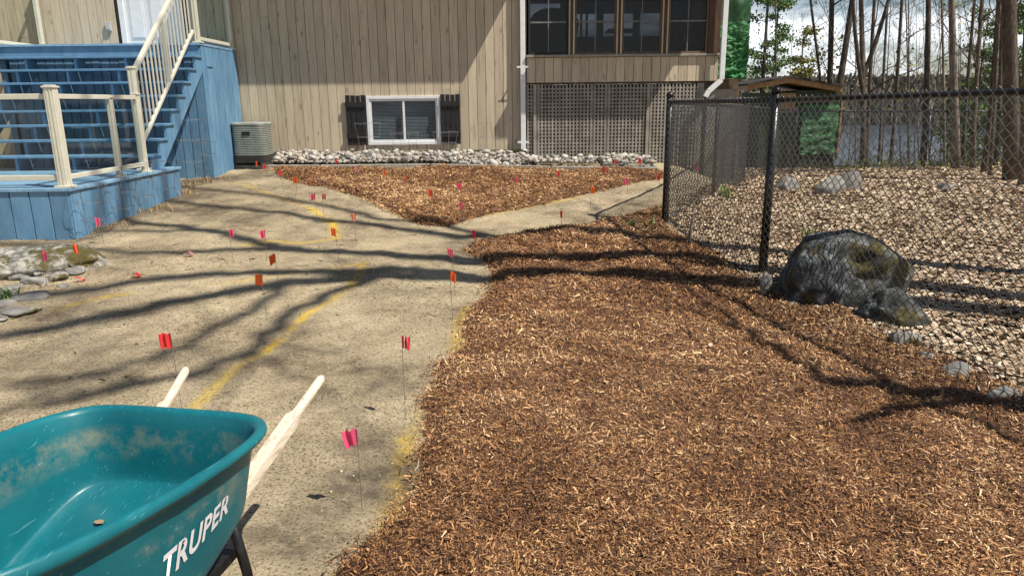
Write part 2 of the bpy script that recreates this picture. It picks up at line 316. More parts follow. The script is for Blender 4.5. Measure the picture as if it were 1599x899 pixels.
PAINT = [g2(p) for p in ([(285, 655), (330, 612), (372, 570), (410, 548), (440, 525), (478, 490), (520, 468), (545, 448), (562, 425), (566, 412)],
         [(566, 412), (520, 420), (470, 424), (380, 440), (300, 452)], [(205, 456), (150, 466), (90, 482)],
         [(410, 300), (450, 312), (490, 328), (520, 350), (525, 372)], [(525, 374), (470, 378), (420, 375), (380, 382)],
         [(545, 300), (600, 322), (640, 346)], [(760, 337), (860, 318), (930, 300)],
         [(735, 478), (718, 500), (716, 530), (712, 548)], [(672, 640), (655, 665), (635, 690), (628, 740), (616, 800), (595, 860), (545, 899)], [(370, 285), (410, 300)])]
_o = lambda p, d: (p[0] - d, p[1] - d * .3)
LITTER = [_o(FENCE_END, .1), _o(FENCE_R, .1), _o(FENCE_A, .12), _o(FENCE_C, -.1), (2.3, 9.8), (3.4, 11.6), (4.3, 13.2), (3.0, 14.5), (0, 18), (-3, 30), (300, 30), (300, -2), (6, -2)]
def axis(lo, a, b_, hi, s, nout=30):
    inner = np.arange(a, b_ + s / 2, s)
    left = a - np.geomspace(s, a - lo, nout); right = b_ + np.geomspace(s, hi - b_, nout)
    return np.concatenate([left[::-1], inner, right])
xs = axis(-500, -6, 5.6, 500, .042, 46); ys = axis(-60, .6, 13.2, 640, .042, 60)
X, Y = np.meshgrid(xs, ys)
near = sstep((16 - Y) / 4) * sstep((12 - np.abs(X)) / 4)
Z = gz(X, Y) + near * micro(X, Y) + (1 - near) * sstep((26 - Y) / 4) * fbm(X, Y, .5, 4) * .25
Z = Z + np.where(Y > 165, fbm(X, Y, .012, 4) * 10, 0)
pm = np.zeros_like(X); msk = (Y < 14) & (np.abs(X) < 8)
for i, p in enumerate(PAINT):
    dd = segdist(X[msk], Y[msk], p); wd = [.03, .025, .04, .045, .035, .035, .035, .045, .045, .05][i]
    pm[msk] = np.maximum(pm[msk], sstep((wd * 1.7 - dd) / wd * .7) * (1 if i in (0, 3, 2) else .62) * np.clip(vn(X[msk], Y[msk], 5) * 1.6, .25, 1))
lit = np.where(inpoly(X, Y, LITTER), 1.0, 0.0) * (Y < 60)
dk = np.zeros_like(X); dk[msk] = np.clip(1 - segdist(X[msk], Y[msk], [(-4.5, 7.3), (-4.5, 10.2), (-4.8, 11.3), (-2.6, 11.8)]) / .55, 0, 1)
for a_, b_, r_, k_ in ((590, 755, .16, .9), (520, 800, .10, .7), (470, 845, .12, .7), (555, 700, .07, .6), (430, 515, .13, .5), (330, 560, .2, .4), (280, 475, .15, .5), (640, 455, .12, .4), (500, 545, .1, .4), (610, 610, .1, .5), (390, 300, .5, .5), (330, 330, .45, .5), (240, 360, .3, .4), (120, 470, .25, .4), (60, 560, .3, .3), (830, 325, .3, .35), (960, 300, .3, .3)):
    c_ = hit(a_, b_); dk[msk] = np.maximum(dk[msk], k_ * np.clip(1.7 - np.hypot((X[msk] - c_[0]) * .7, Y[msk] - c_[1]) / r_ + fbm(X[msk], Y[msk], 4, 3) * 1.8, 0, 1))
nx = len(xs); ny = len(ys); idx = np.arange(nx * ny).reshape(ny, nx)
Fq = np.stack([idx[:-1, :-1], idx[:-1, 1:], idx[1:, 1:], idx[1:, :-1]], -1).reshape(-1, 4)
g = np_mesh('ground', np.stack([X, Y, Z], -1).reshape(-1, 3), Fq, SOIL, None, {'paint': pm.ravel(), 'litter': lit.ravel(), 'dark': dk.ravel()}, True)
tag(g, kind='structure')
wm = MB(); wm.add([(-500, 22, -4), (500, 22, -4), (500, 400, -4), (-500, 400, -4)], [(0, 1, 2, 3)]); tag(wm.build('lake', WATER), kind='structure')

# far wooded shore: one mass
def far_woods():
    rs = np.random.RandomState(3); n = 34000; x = rs.uniform(-60, 420, n); y = rs.uniform(160, 290, n)
    z0 = gz(x, y); hgt = 3.0 + rs.rand(n) * 4.5 + fbm(x, y, .03, 3) * 7; wd = rs.uniform(.35, 1.1, n); V = []; A = []
    lv = [0, .35, .7, 1]; ws = [.5, 1, .8, .1]
    pts = np.zeros((n, 8, 3))
    for k in range(4):
        for s_ in (0, 1):
            pts[:, k * 2 + s_, 0] = x + (s_ * 2 - 1) * wd * ws[k] * rs.uniform(.6, 1.3, n); pts[:, k * 2 + s_, 1] = y + rs.uniform(-1, 1, n); pts[:, k * 2 + s_, 2] = z0 - .5 + hgt * lv[k]
    base = np.arange(n)[:, None] * 8; F_ = np.concatenate([base + np.array([[2 * k, 2 * k + 1, 2 * k + 3, 2 * k + 2]]) for k in range(3)], 0)
    o = np_mesh('far_wooded_shore', pts.reshape(-1, 3), F_, FARW, None, {'rnd': np.repeat(rs.rand(n) ** 1.2, 8)})
    tag(o, 'bare grey brown woods along the far shore of the lake', 'woods', kind='stuff')
far_woods()

# ------------------------------------------------------------------ mulch (one stuff object each bed), leaves, straw
def fence_side(x, y): return inpoly(x, y, LITTER)
def chips(n, cx, cy, cz, ln, wd, rs, tilt=.5):
    yaw = rs.uniform(0, 2 * np.pi, n); pt = rs.normal(0, tilt, n); rl = rs.normal(0, tilt, n)
    dx = np.stack([np.cos(yaw) * np.cos(pt), np.sin(yaw) * np.cos(pt), np.sin(pt)], -1)
    up = np.stack([np.sin(rl) * -np.sin(yaw), np.sin(rl) * np.cos(yaw), np.cos(rl)], -1); dy = np.cross(up, dx); dy /= np.linalg.norm(dy, axis=1)[:, None] + 1e-9
    c = np.stack([cx, cy, cz], -1); a = dx * ln[:, None] / 2; b_ = dy * wd[:, None] / 2; nn = np.cross(dx, dy)
    th = nn * (wd * .35)[:, None]
    t1 = rs.uniform(.2, 1, n)[:, None]; t2 = rs.uniform(.4, 1, n)[:, None]
    V = np.stack([c - a - b_ * t1, c + a - b_ * t2, c + a * .9 + b_ * t2, c - a * .8 + b_ * t1, c + th - a * .1], 1).reshape(-1, 3)
    i = np.arange(n)[:, None] * 5
    F_ = np.concatenate([i + np.array([[0, 1, 4]]), i + np.array([[1, 2, 4]]), i + np.array([[2, 3, 4]]), i + np.array([[3, 0, 4]])], 0)
    return V, F_
def mulch_bed(name, poly, label, nchip, xr, yr, cell, seed):
    xa = np.arange(xr[0], xr[1], cell); ya = np.arange(yr[0], yr[1], cell); X, Y = np.meshgrid(xa, ya)
    wob = fbm(X, Y, 2.2, 4) * .35 + fbm(X, Y, 14, 2) * .08
    sd = signed(X, Y, poly) + wob * .5
    def hh(x, y, sd): return sstep(sd / .14) * (.055 + fbm(x, y, 1.7, 3) * .08 + fbm(x, y, 6, 3) * .05 + fbm(x, y, 14, 2) * .025) - .05 * (sd < .0)
    H = gz(X, Y) + fbm(X, Y, 1.3, 3) * .06 + .012 + hh(X, Y, sd)
    nx = len(xa); ny = len(ya); idx = np.arange(nx * ny).reshape(ny, nx)
    Fq = np.stack([idx[:-1, :-1], idx[:-1, 1:], idx[1:, 1:], idx[1:, :-1]], -1).reshape(-1, 4); ok = (sd.ravel()[Fq].max(1) > -.0); Fq = Fq[ok]
    V = np.stack([X, Y, H], -1).reshape(-1, 3); used = np.unique(Fq); rm = np.zeros(len(V), int); rm[used] = np.arange(len(used)); V = V[used]; Fq = rm[Fq]
    tri = np.concatenate([Fq[:, [0, 1, 2]], Fq[:, [0, 2, 3]]])
    rs = np.random.RandomState(seed); cx = []; cy = []; tot = 0
    while tot < nchip:
        x = rs.uniform(xr[0], xr[1], 200000); y = rs.uniform(max(yr[0], .9), yr[1], 200000); D = np.hypot(x, y)
        s_ = signed(x, y, poly) + fbm(x, y, 2.2, 4) * .175 + fbm(x, y, 14, 2) * .04
        keep = (rs.rand(200000) < np.clip((2.6 / D) ** 1.7, .02, 1)) & (s_ > -.10 * rs.rand(200000) ** 3 - .0) & (np.abs(x) < y * .80 + .5)
        cx.append(x[keep]); cy.append(y[keep]); tot += keep.sum()
    cx = np.concatenate(cx)[:nchip]; cy = np.concatenate(cy)[:nchip]; sdc = signed(cx, cy, poly) + fbm(cx, cy, 2.2, 4) * .175 + fbm(cx, cy, 14, 2) * .04
    D = np.hypot(cx, cy); cz = gz(cx, cy) + fbm(cx, cy, 1.3, 3) * .06 + .012 + np.maximum(hh(cx, cy, sdc), 0) + rs.uniform(0.001, .015, nchip)
    big = rs.rand(nchip) ** 4.5; grow = np.clip(D / 4.5, .8, 1.6)
    ln = (.006 + .048 * big) * grow; wd = (.0028 + .0065 * rs.rand(nchip) ** 2 + .004 * big) * grow
    cv, cf = chips(nchip, cx, cy, cz, ln, wd, rs)
    tone = np.clip(rs.rand(nchip) ** 1.1 * .9 + .03 * (D > 6) + fbm(cx, cy, .9, 3) * .7 + fbm(cx, cy, 5, 3) * .6 + (rs.rand(nchip) > .985) * .35, 0, 1)
    V2 = np.concatenate([V, cv]); F2 = np.concatenate([tri, cf + len(V)]); a = np.concatenate([np.full(len(V), .3), np.repeat(tone, 5)])
    o = np_mesh(name, V2, F2, MULCHB, None, {'rnd': a}, False); o.data.materials.append(CHIP)
    mi = np.zeros(len(F2), np.int32); mi[len(tri):] = 1; o.data.polygons.foreach_set('material_index', mi[:len(o.data.polygons)])
    tag(o, label, 'mulch', kind='stuff')
mulch_bed('wood_chip_mulch', MBn, 'large bed of red brown wood chip mulch beside the black fence', 260000, (-1.2, 5.2), (-1.4, 9.7), .045, 5)
mulch_bed('wood_chip_mulch', MA, 'wedge of red brown wood chip mulch in front of the house', 80000, (-5, 3.6), (7.5, 13), .05, 6)

def leaf_mesh(n, x, y, z, size, rs, tilt=.45):
    yaw = rs.uniform(0, 2 * np.pi, n); pt = rs.normal(0, tilt, n); rl = rs.normal(0, tilt, n)
    dx = np.stack([np.cos(yaw) * np.cos(pt), np.sin(yaw) * np.cos(pt), np.sin(pt)], -1)
    up = np.stack([-np.sin(rl) * np.sin(yaw), np.sin(rl) * np.cos(yaw), np.cos(rl)], -1); dy = np.cross(up, dx); dy /= np.linalg.norm(dy, axis=1)[:, None]; nn = np.cross(dx, dy)
    c = np.stack([x, y, z], -1); L_ = size[:, None]; W = L_ * rs.uniform(.28, .5, (n, 1)); cu_ = L_ * rs.uniform(-.05, .22, (n, 1)); V = []
    for a, b_, k in ((-.5, 0, .3), (-.18, -1, .9), (.22, -.75, 1), (.5, 0, .5), (.22, .8, 1), (-.18, 1, .8), (0, 0, 0)):
        V.append(c + dx * L_ * a + dy * W * b_ + nn * cu_ * k * (abs(b_) + .35) * rs.uniform(.5, 1.4, (n, 1)))
    V = np.stack(V, 1).reshape(-1, 3); i = np.arange(n)[:, None] * 7
    F_ = np.concatenate([i + np.array([[k, (k + 1) % 6, 6]]) for k in range(6)], 0); return V, F_
def litter():
    rs = np.random.RandomState(11); n = 0; xs_ = []; ys_ = []; ts = []
    while n < 120000:
        x = rs.uniform(1.5, 19, 100000); y = rs.uniform(1.5, 21, 100000); D = np.hypot(x, y)
        k = (rs.rand(100000) < np.clip((5 / D) ** 1.15, .05, 1)) & inpoly(x, y, LITTER) & (x < y * .78 + 1.0)
        xs_.append(x[k]); ys_.append(y[k]); n += k.sum()
    x = np.concatenate(xs_)[:120000]; y = np.concatenate(ys_)[:120000]
    # drift along the foot of the fence, spilling onto the mulch
    t = rs.rand(5200) ** .8 * 1.25 - .04; ax = np.array(FENCE_A); e = np.array(FENCE_R); x2 = ax[0] + (e[0] - ax[0]) * t + rs.normal(-.07, .11, 5200); y2 = ax[1] + (e[1] - ax[1]) * t + rs.normal(-.07, .11, 5200)
    x3 = rs.uniform(.6, 3.2, 26); y3 = rs.uniform(2.2, 7, 26)
    x = np.concatenate([x, x2, x3]); y = np.concatenate([y, y2, y3]); m = len(x)
    z = gz(x, y) + .012 + rs.rand(m) * .02 + fbm(x, y, 1.3, 3) * .05 * (y < 14) + np.clip(fbm(x, y, .5, 4) * .25, -.05, .2) * (y > 16) + .02
    z[-26:] += .05
    size = (.032 + .052 * rs.rand(m) ** 1.4) * np.clip(np.hypot(x, y) / 9, 1, 1.6); size[-26:] *= .6
    V, F_ = leaf_mesh(m, x, y, z, size, rs, .17); tone = np.clip(rs.rand(m) ** .9 * .95 + fbm(x, y, .8, 3) * .5, 0, 1)
    tag(np_mesh('fallen_leaves', V, F_, LEAF, None, {'rnd': np.repeat(tone, 7)}), 'thick carpet of pale tan fallen leaves behind the fence', 'leaf litter', kind='stuff')
litter()
def straw():
    rs = np.random.RandomState(21); n = 60000; x = rs.uniform(-6, 2.5, 900000); y = rs.uniform(1.2, 12.2, 900000); D = np.hypot(x, y)
    k = (rs.rand(900000) < np.clip((2.2 / D) ** 1.6, .01, 1) * np.clip(.35 + fbm(x, y, 1.5, 3) * 3, .05, 1)) & (np.abs(x) < y * .8 + .4); x = x[k]; y = y[k]
    k = (signed(x, y, MBn) < 0) & (signed(x, y, MA) < 0) & ~inpoly(x, y, LITTER); x = x[k][:n]; y = y[k][:n]; n = len(x); D = np.hypot(x, y)
    z = gz(x, y) + micro(x, y) + rs.uniform(.0, .005, n); gr = np.clip(D / 3.5, .8, 2)
    V, F_ = chips(n, x, y, z, (.006 + .02 * rs.rand(n) ** 2.5) * gr, (.0014 + .002 * rs.rand(n) ** 2) * gr, rs, .25)
    tag(np_mesh('straw_litter', V, F_, STRAW, None, {'rnd': np.repeat(rs.rand(n), 5)}), 'fine dark straw and root bits strewn over the bare soil', 'straw litter', kind='stuff')
    m = 2600; x = rs.uniform(-5, 1.5, 40000); y = rs.uniform(1.5, 11.5, 40000); k = (signed(x, y, MBn) < .05) & (signed(x, y, MA) < 0) & (x > -4.3) & (rs.rand(40000) < np.clip((3 / np.hypot(x, y)) ** 1.3, 0, 1)); x = x[k][:m]; y = y[k][:m]; m = len(x)
    s_ = .003 + .010 * rs.rand(m) ** 4; z = gz(x, y) + micro(x, y)
    oc = np.array([(1, 0, 0), (0, 1, 0), (-1, 0, 0), (0, -1, 0), (0, 0, .8), (0, 0, -.6)]); V = np.stack([x, y, z], -1)[:, None] + oc[None] * s_[:, None, None] * rs.uniform(.6, 1.4, (m, 6, 1))
    i = np.arange(m)[:, None] * 6; F_ = np.concatenate([i + np.array([[a, b_, c]]) for a, b_, c in ((0, 1, 4), (1, 2, 4), (2, 3, 4), (3, 0, 4), (1, 0, 5), (2, 1, 5), (3, 2, 5), (0, 3, 5))], 0)
    tag(np_mesh('soil_crumbs', V.reshape(-1, 3), F_, STRAW, None, {'rnd': np.repeat(.35 + .6 * rs.rand(m), 6)}), 'small clods and pebbles scattered on the bare soil', 'soil crumbs', kind='stuff')
straw()

def twigs():
    rs = np.random.RandomState(77); mb = MB()
    for k in range(130):
        x = rs.uniform(-4, 3); y = rs.uniform(2, 10)
        if inpoly(np.array([x]), np.array([y]), LITTER)[0]: continue
        inm = signed(np.array([x]), np.array([y]), MBn)[0] > 0 or signed(np.array([x]), np.array([y]), MA)[0] > 0
        z = float(gz(x, y)) + float(micro(np.array([x]), np.array([y]))[0]) + (.075 if inm else .006); a = rs.uniform(0, 6.28); L_ = rs.uniform(.03, .14); P = [(x, y, z)]
        for j in range(3): a += rs.normal(0, .25); P.append((P[-1][0] + math.cos(a) * L_ / 3, P[-1][1] + math.sin(a) * L_ / 3, z + rs.uniform(-.002, .006)))
        mb.tube(P, [.003, .0028, .0022, .0014], 4, caps=False)
    tag(mb.build('twig_litter', STRAW), 'short broken twigs strewn over the soil and mulch', 'twigs', kind='stuff')
twigs()
# ------------------------------------------------------------------ house
random.seed(4)
WY = 13.0; PY_ = 12.88
xw = lambda px, py=180, Yp=WY: float(atY(px, py, Yp)[0])
zw = lambda px, py, Yp=WY: float(atY(px, py, Yp)[2])
XC = xw(812); ZB = zw(600, 236)
house = tag(empty('house', (0, 13, .5)), 'tan wood sided house with screened porch above a lattice skirt', 'house')
def hb(mb, name, mat, par=house, **k):
    o = mb.build(name, mat, None, **k); o.parent = par
    o.matrix_parent_inverse = par_world(par).inverted(); return o
def par_world(o):
    m = Matrix.LocRotScale(o.location, o.rotation_euler, o.scale)
    return (par_world(o.parent) @ o.matrix_parent_inverse @ m) if o.parent else m
def at_world(o, par):
    o.parent = par; o.matrix_parent_inverse = par_world(par).inverted(); return o
def siding(x0, x1, z0, z1, Yf, holes=(), pitch=.151):
    mb = MB(); x = x0
    while x < x1 - .01:
        xe = min(x + pitch - .007, x1); segs = [(z0, z1)]
        for hx0, hx1, hz0, hz1 in holes:
            if xe > hx0 + .001 and x < hx1 - .001:
                segs = [s_ for a, b_ in segs for s_ in ((a, min(b_, hz0)), (max(a, hz1), b_)) if s_[1] - s_[0] > .005]
        for a, b_ in segs:
            if random.random() < .16 and b_ - a > 1.5:
                c = random.uniform(a + .3, b_ - .3); r1, r2 = random.random(), random.random(); mb.box(x, xe, Yf, Yf + .022, a, c - .002, r1); mb.box(x, xe, Yf + .001, Yf + .023, c + .002, b_, r2)
            else: mb.box(x, xe, Yf + random.uniform(0, .002), Yf + .022, a, b_)
        x += pitch
    return mb
wx0, wx1 = xw(573), xw(688); wz0, wz1 = zw(630, 226), zw(630, 150)
dx0, dx1 = xw(189, 40), xw(189, 40) + 1.06; LZ = zw(200, 68, 11.45)     # landing height
hb(siding(-14, XC, ZB, 5.3, WY, [(wx0, wx1, wz0, wz1), (dx0 + .05, dx1 - .05, LZ - .05, LZ + 2.1)]), 'wall', SIDING, bevel=.0015)
mb = MB(); mb.box(-14, wx0, WY + .024, WY + .15, ZB, 5.3).box(wx1, XC, WY + .024, WY + .15, ZB, 5.3).box(wx0, wx1, WY + .024, WY + .15, ZB, wz0).box(wx0, wx1, WY + .024, WY + .15, wz1, 5.3)
hb(mb, 'wall_backing', GROOVE)
mb = MB(); mb.box(-14, XC, WY + .03, WY + .2, 0, ZB - .03); hb(mb, 'foundation', M('concrete', two((.10, .095, .085), (.17, .16, .145)), 6, bump=.2))
mb = MB(); mb.box(-14, XC, WY + .012, WY + .028, ZB - .03, ZB - .004); hb(mb, 'base_strip', YELLOW)
mb = MB(); mb.box(XC, XC + .12, PY_ + .12, WY + .15, ZB, 5.3); hb(mb, 'corner_wall', SIDING)
# room behind the basement window
# window
win = hb(MB().box(wx0, wx1, WY - .03, WY + .02, wz0, wz0 + .05).box(wx0, wx1, WY - .03, WY + .02, wz1 - .05, wz1).box(wx0, wx0 + .05, WY - .03, WY + .02, wz0 + .05, wz1 - .05).box(wx1 - .05, wx1, WY - .03, WY + .02, wz0 + .05, wz1 - .05), 'basement_window', WHITE, bevel=.004)
ix0, ix1, iz0, iz1 = wx0 + .052, wx1 - .052, wz0 + .052, wz1 - .052; xm = (ix0 + ix1) / 2
mb = MB()
for a, b_, yy in ((ix0, xm + .02, .0), (xm - .02, ix1, .022)):
    y0 = WY + yy - .012; mb.box(a, b_, y0, y0 + .02, iz0, iz0 + .035).box(a, b_, y0, y0 + .02, iz1 - .035, iz1).box(a, a + .035, y0, y0 + .02, iz0 + .035, iz1 - .035).box(b_ - .035, b_, y0, y0 + .02, iz0 + .035, iz1 - .035)
hb(mb, 'sash', WHITE, win, bevel=.002)
hb(MB().box(ix0 + .035, xm - .015, WY + .0, WY + .004, iz0 + .035, iz1 - .035).box(xm + .015, ix1 - .035, WY + .022, WY + .026, iz0 + .035, iz1 - .035), 'pane', WGLASS, win)
mb = MB(); z = iz0 + .02
while z < iz1:
    mb.bar((ix0, WY + .075, z), (ix1, WY + .075, z), .022, .0012, up=(0, -.6, .8)); z += .024
hb(mb, 'blind', M('grey_blind', two((.22, .24, .26), (.30, .32, .34)), 4, rough=.6, bump=0), win)
mb = MB().box(ix0 - .04, ix1 + .04, WY + .1, WY + .14, iz0 - .04, iz1 + .04); hb(mb, 'window_backing', DARK, win)
for side, (p0, p1) in enumerate(((541, 577), (684.5, 719))):
    a, b_ = xw(p0), xw(p1)
    if side == 0: b_ = min(b_, wx0 - .003)
    else: a = max(a, wx1 + .003)
    mb = MB(); n = 4; wd = (b_ - a) / n; sz0 = wz0 - .0; sz1 = wz1 + .02
    for k in range(n): mb.box(a + k * wd + .006, a + (k + 1) * wd - .006, WY - .055, WY - .036, sz0 + .004 * (k % 2), sz1 - .004 * (k % 3))
    for zz in (sz0 + .12, sz1 - .20): mb.box(a, b_, WY - .08, WY - .0555, zz, zz + .085)
    mb.box(a + .02, b_ - .02, WY - .0355, WY - .002, sz0 + .3, sz0 + .34)
    hb(mb, 'shutter', BLACKP, bevel=.003)
# entrance door at the landing
dr = hb(MB().box(dx0, dx0 + .09, WY - .03, WY + .02, LZ, LZ + 2.12).box(dx1 - .09, dx1, WY - .03, WY + .02, LZ, LZ + 2.12).box(dx0 + .09, dx1 - .09, WY - .03, WY + .02, LZ + 2.05, LZ + 2.12), 'door_frame', WHITE, bevel=.004)
mb = MB().box(dx0 + .092, dx1 - .092, WY + .0, WY + .04, LZ + .01, LZ + 2.045)
for cx in (.15, .50):
    for z0, z1 in ((.18, .85), (1.0, 1.55), (1.65, 1.95)):
        a = dx0 + cx; mb.box(a, a + .27, WY - .006, WY - .0005, LZ + z0, LZ + z1); mb.box(a + .03, a + .24, WY - .013, WY - .0065, LZ + z0 + .03, LZ + z1 - .03)
door = hb(mb, 'door', WHITE, bevel=.004); hb(MB().tube([(dx0 + .15, WY - .002, LZ + .98), (dx0 + .15, WY - .05, LZ + .98)], .014).tube([(dx0 + .15, WY - .05, LZ + .98), (dx0 + .15, WY - .08, LZ + .98)], [.03, .026], 12), 'handle', BLACKM, door, smooth=True)
ox, oz = xw(170, 42), zw(170, 42)
hb(MB().box(ox - .05, ox + .05, WY - .045, WY - .001, oz - .07, oz + .07).box(ox - .035, ox + .035, WY - .055, WY - .0455, oz - .05, oz + .02), 'outlet_box', M('grey_plastic', two((.35, .35, .34), (.5, .5, .48)), 9, bump=0), bevel=.006)
# porch
px0, px1 = XC + .12, xw(1121, 110, PY_); zs = zw(960, 89, PY_); za = zw(960, 128, PY_); PT = 5.0
hb(siding(px0, px1, za, zs - .005, PY_), 'porch_apron', SIDING, bevel=.0015)
hb(MB().box(px0, px1, PY_ + .025, PY_ + .1, za, zs - .005), 'apron_backing', GROOVE)
hb(MB().box(px0 - .01, px1 + .03, PY_ - .05, PY_ + .11, zs, zs + .04), 'sill', LATT, bevel=.004)
hb(MB().box(px0, px1, PY_ + .03, PY_ + .05, za - .03, za - .004), 'apron_trim', GROOVE)
wins = [(825, 888), (897, 962.5), (971, 1033.5), (1043, 1106)]
wtop = zs + 1.15
for i, (a, b_) in enumerate(wins):
    x0, x1 = xw(a, 45, PY_), xw(b_, 45, PY_); z0, z1 = zs + .042, wtop
    fr = MB().box(x0, x0 + .035, PY_ - .0, PY_ + .05, z0, z1).box(x1 - .035, x1, PY_, PY_ + .05, z0, z1).box(x0 + .035, x1 - .035, PY_, PY_ + .05, z0, z0 + .035).box(x0 + .035, x1 - .035, PY_, PY_ + .05, z1 - .035, z1)
    wo = hb(fr, 'porch_window', TRIM if i else BLACKP, bevel=.003); xc = (x0 + x1) / 2; zm = zs + .56
    hb(MB().box(x0 + .036, x1 - .036, PY_ + .012, PY_ + .03, zm - .012, zm + .012).box(xc - .008, xc + .008, PY_ + .014, PY_ + .028, z0 + .036, zm - .013).box(xc - .008, xc + .008, PY_ + .014, PY_ + .028, zm + .013, z1 - .036), 'muntin', M('grey_muntin', two((.12, .12, .12), (.2, .2, .19)), 9, bump=0), wo)
    hb(MB().box(x0 + .036, x1 - .036, PY_ + .034, PY_ + .037, z0 + .036, z1 - .036), 'pane', PGLASS, wo)
for i in range(3):
    x0, x1 = xw(wins[i][1], 45, PY_) + .003, xw(wins[i + 1][0], 45, PY_) - .003
    mb = MB().box(x0, x1, PY_ - .02, PY_ + .09, zs + .042, wtop); hb(mb, 'window_post', BROWNW, bevel=.004)
    hb(MB().box(x0 - .004, x0 + .02, PY_ - .035, PY_ - .021, zs + .042, wtop), 'post_trim', SIDING)
    hb(MB().box(x1 - .02, x1 + .004, PY_ - .035, PY_ - .021, zs + .042, wtop), 'post_trim', SIDING)
hb(MB().box(xw(1106.5, 45, PY_), px1, PY_ - .02, PY_ + .12, zs + .042, wtop), 'corner_post', BROWNW, bevel=.006)
hb(MB().box(px0, px1, PY_, PY_ + .15, wtop + .003, PT), 'porch_header', SIDING)
# porch room shell
PB = PY_ + 3.6
hb(MB().box(px0 + .02, px1 - .02, PY_ + .13, PB, zs - .25, zs - .18), 'porch_floor', TRIM)
hb(MB().box(px0 + .02, px1 - .02, PY_ + .16, PB, zs + 2.2, zs + 2.25), 'porch_ceiling', TRIM)
mb = MB().box(px0 + .02, px1 - .02, PB, PB + .1, zs - .18, zs + .62).box(px0 + .02, px1 - .02, PB, PB + .1, zs + 1.3, zs + 2.2)
xx = px0 + .02
while xx < px1 - .05:
    mb.box(xx, xx + .14, PB + .001, PB + .099, zs + .621, zs + 1.299); xx += .78
hb(mb, 'porch_back_wall', TRIM)
hb(MB().box(px0 - .05, px0 + .0, PY_ + .16, PB, zs - .18, zs + 2.2), 'porch_side_wall', BROWNW)
hb(MB().box(px1 - .06, px1 - .02, PY_ + .13, PB, zs - .18, zs + .7), 'porch_side_wall', BROWNW)
# lattice
lx0, lx1 = px0 + .0, xw(1093, 190, PY_); lz0, lz1 = zw(930, 264, PY_), za - .035
mb = MB(); x = lx0
while x < lx1 - .03: mb.box(x, x + .029, PY_ + .02, PY_ + .027, lz0, lz1); x += .0605
z = lz0 + .01
while z < lz1 - .03: mb.box(lx0, lx1, PY_ + .0275, PY_ + .034, z, z + .029); z += .0605
hb(mb, 'lattice_panel', LATT)
for p in (836, 922, 945, 1011):
    x = xw(p, 190, PY_); hb(MB().box(x, x + .09, PY_ + .05, PY_ + .14, .3, za - .035), 'support_post', LATT)
for p in (833, 1009):
    x = xw(p, 190, PY_); hb(MB().box(x, x + .05, PY_ - .004, PY_ + .019, lz0, lz1), 'lattice_batten', LATT)
x = xw(1090, 140, PY_); hb(MB().box(x, x + .11, PY_ + .04, PY_ + .15, .1, za - .035), 'porch_leg', LATT)
hb(MB().box(lx0, lx1, PY_ + .5, PY_ + .6, .2, za - .035).box(lx1 - .03, lx1 - .01, PY_ + .16, PY_ + .49, .1, za - .035), 'crawl_space_dark_sheet', DARK)  # near-black sheets close behind the lattice stand in for the shade underneath
# downspouts
def downspout(pts, name='downspout', lowblack=.25):
    mb = MB()
    for p, q in zip(pts[:-1], pts[1:]): mb.bar(p, q, .085, .062, up=(0, 1, 0))
    return hb(mb, name, WHITE, bevel=.008)
dxx = xw(816.5, 120, 12.85); dzb = zw(818, 235, 12.85)
ds = downspout([(dxx, 12.9, 5), (dxx, 12.9, dzb)])
hb(MB().box(dxx - .055, dxx + .055, 12.80, 12.93, dzb - .16, dzb - .002), 'downspout_boot', BLACKM, ds, bevel=.01)
for pyy in (105, 222): z = zw(816, pyy, 12.85); hb(MB().box(dxx - .1, dxx + .1, 12.822, 12.8265, z - .015, z + .015).box(dxx - .06, dxx - .044, 12.827, 12.99, z - .015, z + .015), 'bracket', WHITE, ds)
x2 = px1 + .03; zz1 = zw(1122, 125, 12.75); x3, zz2 = xw(1101, 146, 12.75), zw(1101, 146, 12.75)
d2 = downspout([(x2, 12.74, 5), (x2, 12.74, zz1), (x3 + .05, 12.74, zz2 + .03), (x3, 12.74, zz2 - .06)], 'downspout')
hb(MB().box(x3 - .03, x3 + .03, 12.71, 12.77, .3, zz2 - .065), 'downspout_pipe', BLACKM, d2)
# roof overhangs (above the frame: they shade the wall)
D_ = .7; ex = xw(722, 130) + D_ * SUN[0] / -SUN[1]; ez = zw(722, 130) + D_ / -SUN[1]
hb(MB().box(-5.0, ex, WY - D_, WY + 6, ez, ez + .18), 'roof_eave', ROOFM)
ex2 = xw(1006, 180, PY_) + D_ * SUN[0] / -SUN[1]; ez2 = zw(1006, 180, PY_) + D_ / -SUN[1]
hb(MB().box(ex + .75, ex2, PY_ - D_, PY_ + 5, ez2, ez2 + .18), 'porch_roof_eave', ROOFM)
hb(MB().box(-14, px0 - .05, WY + .2, WY + 7, -.1, ez - .01), 'house_core', DARK)

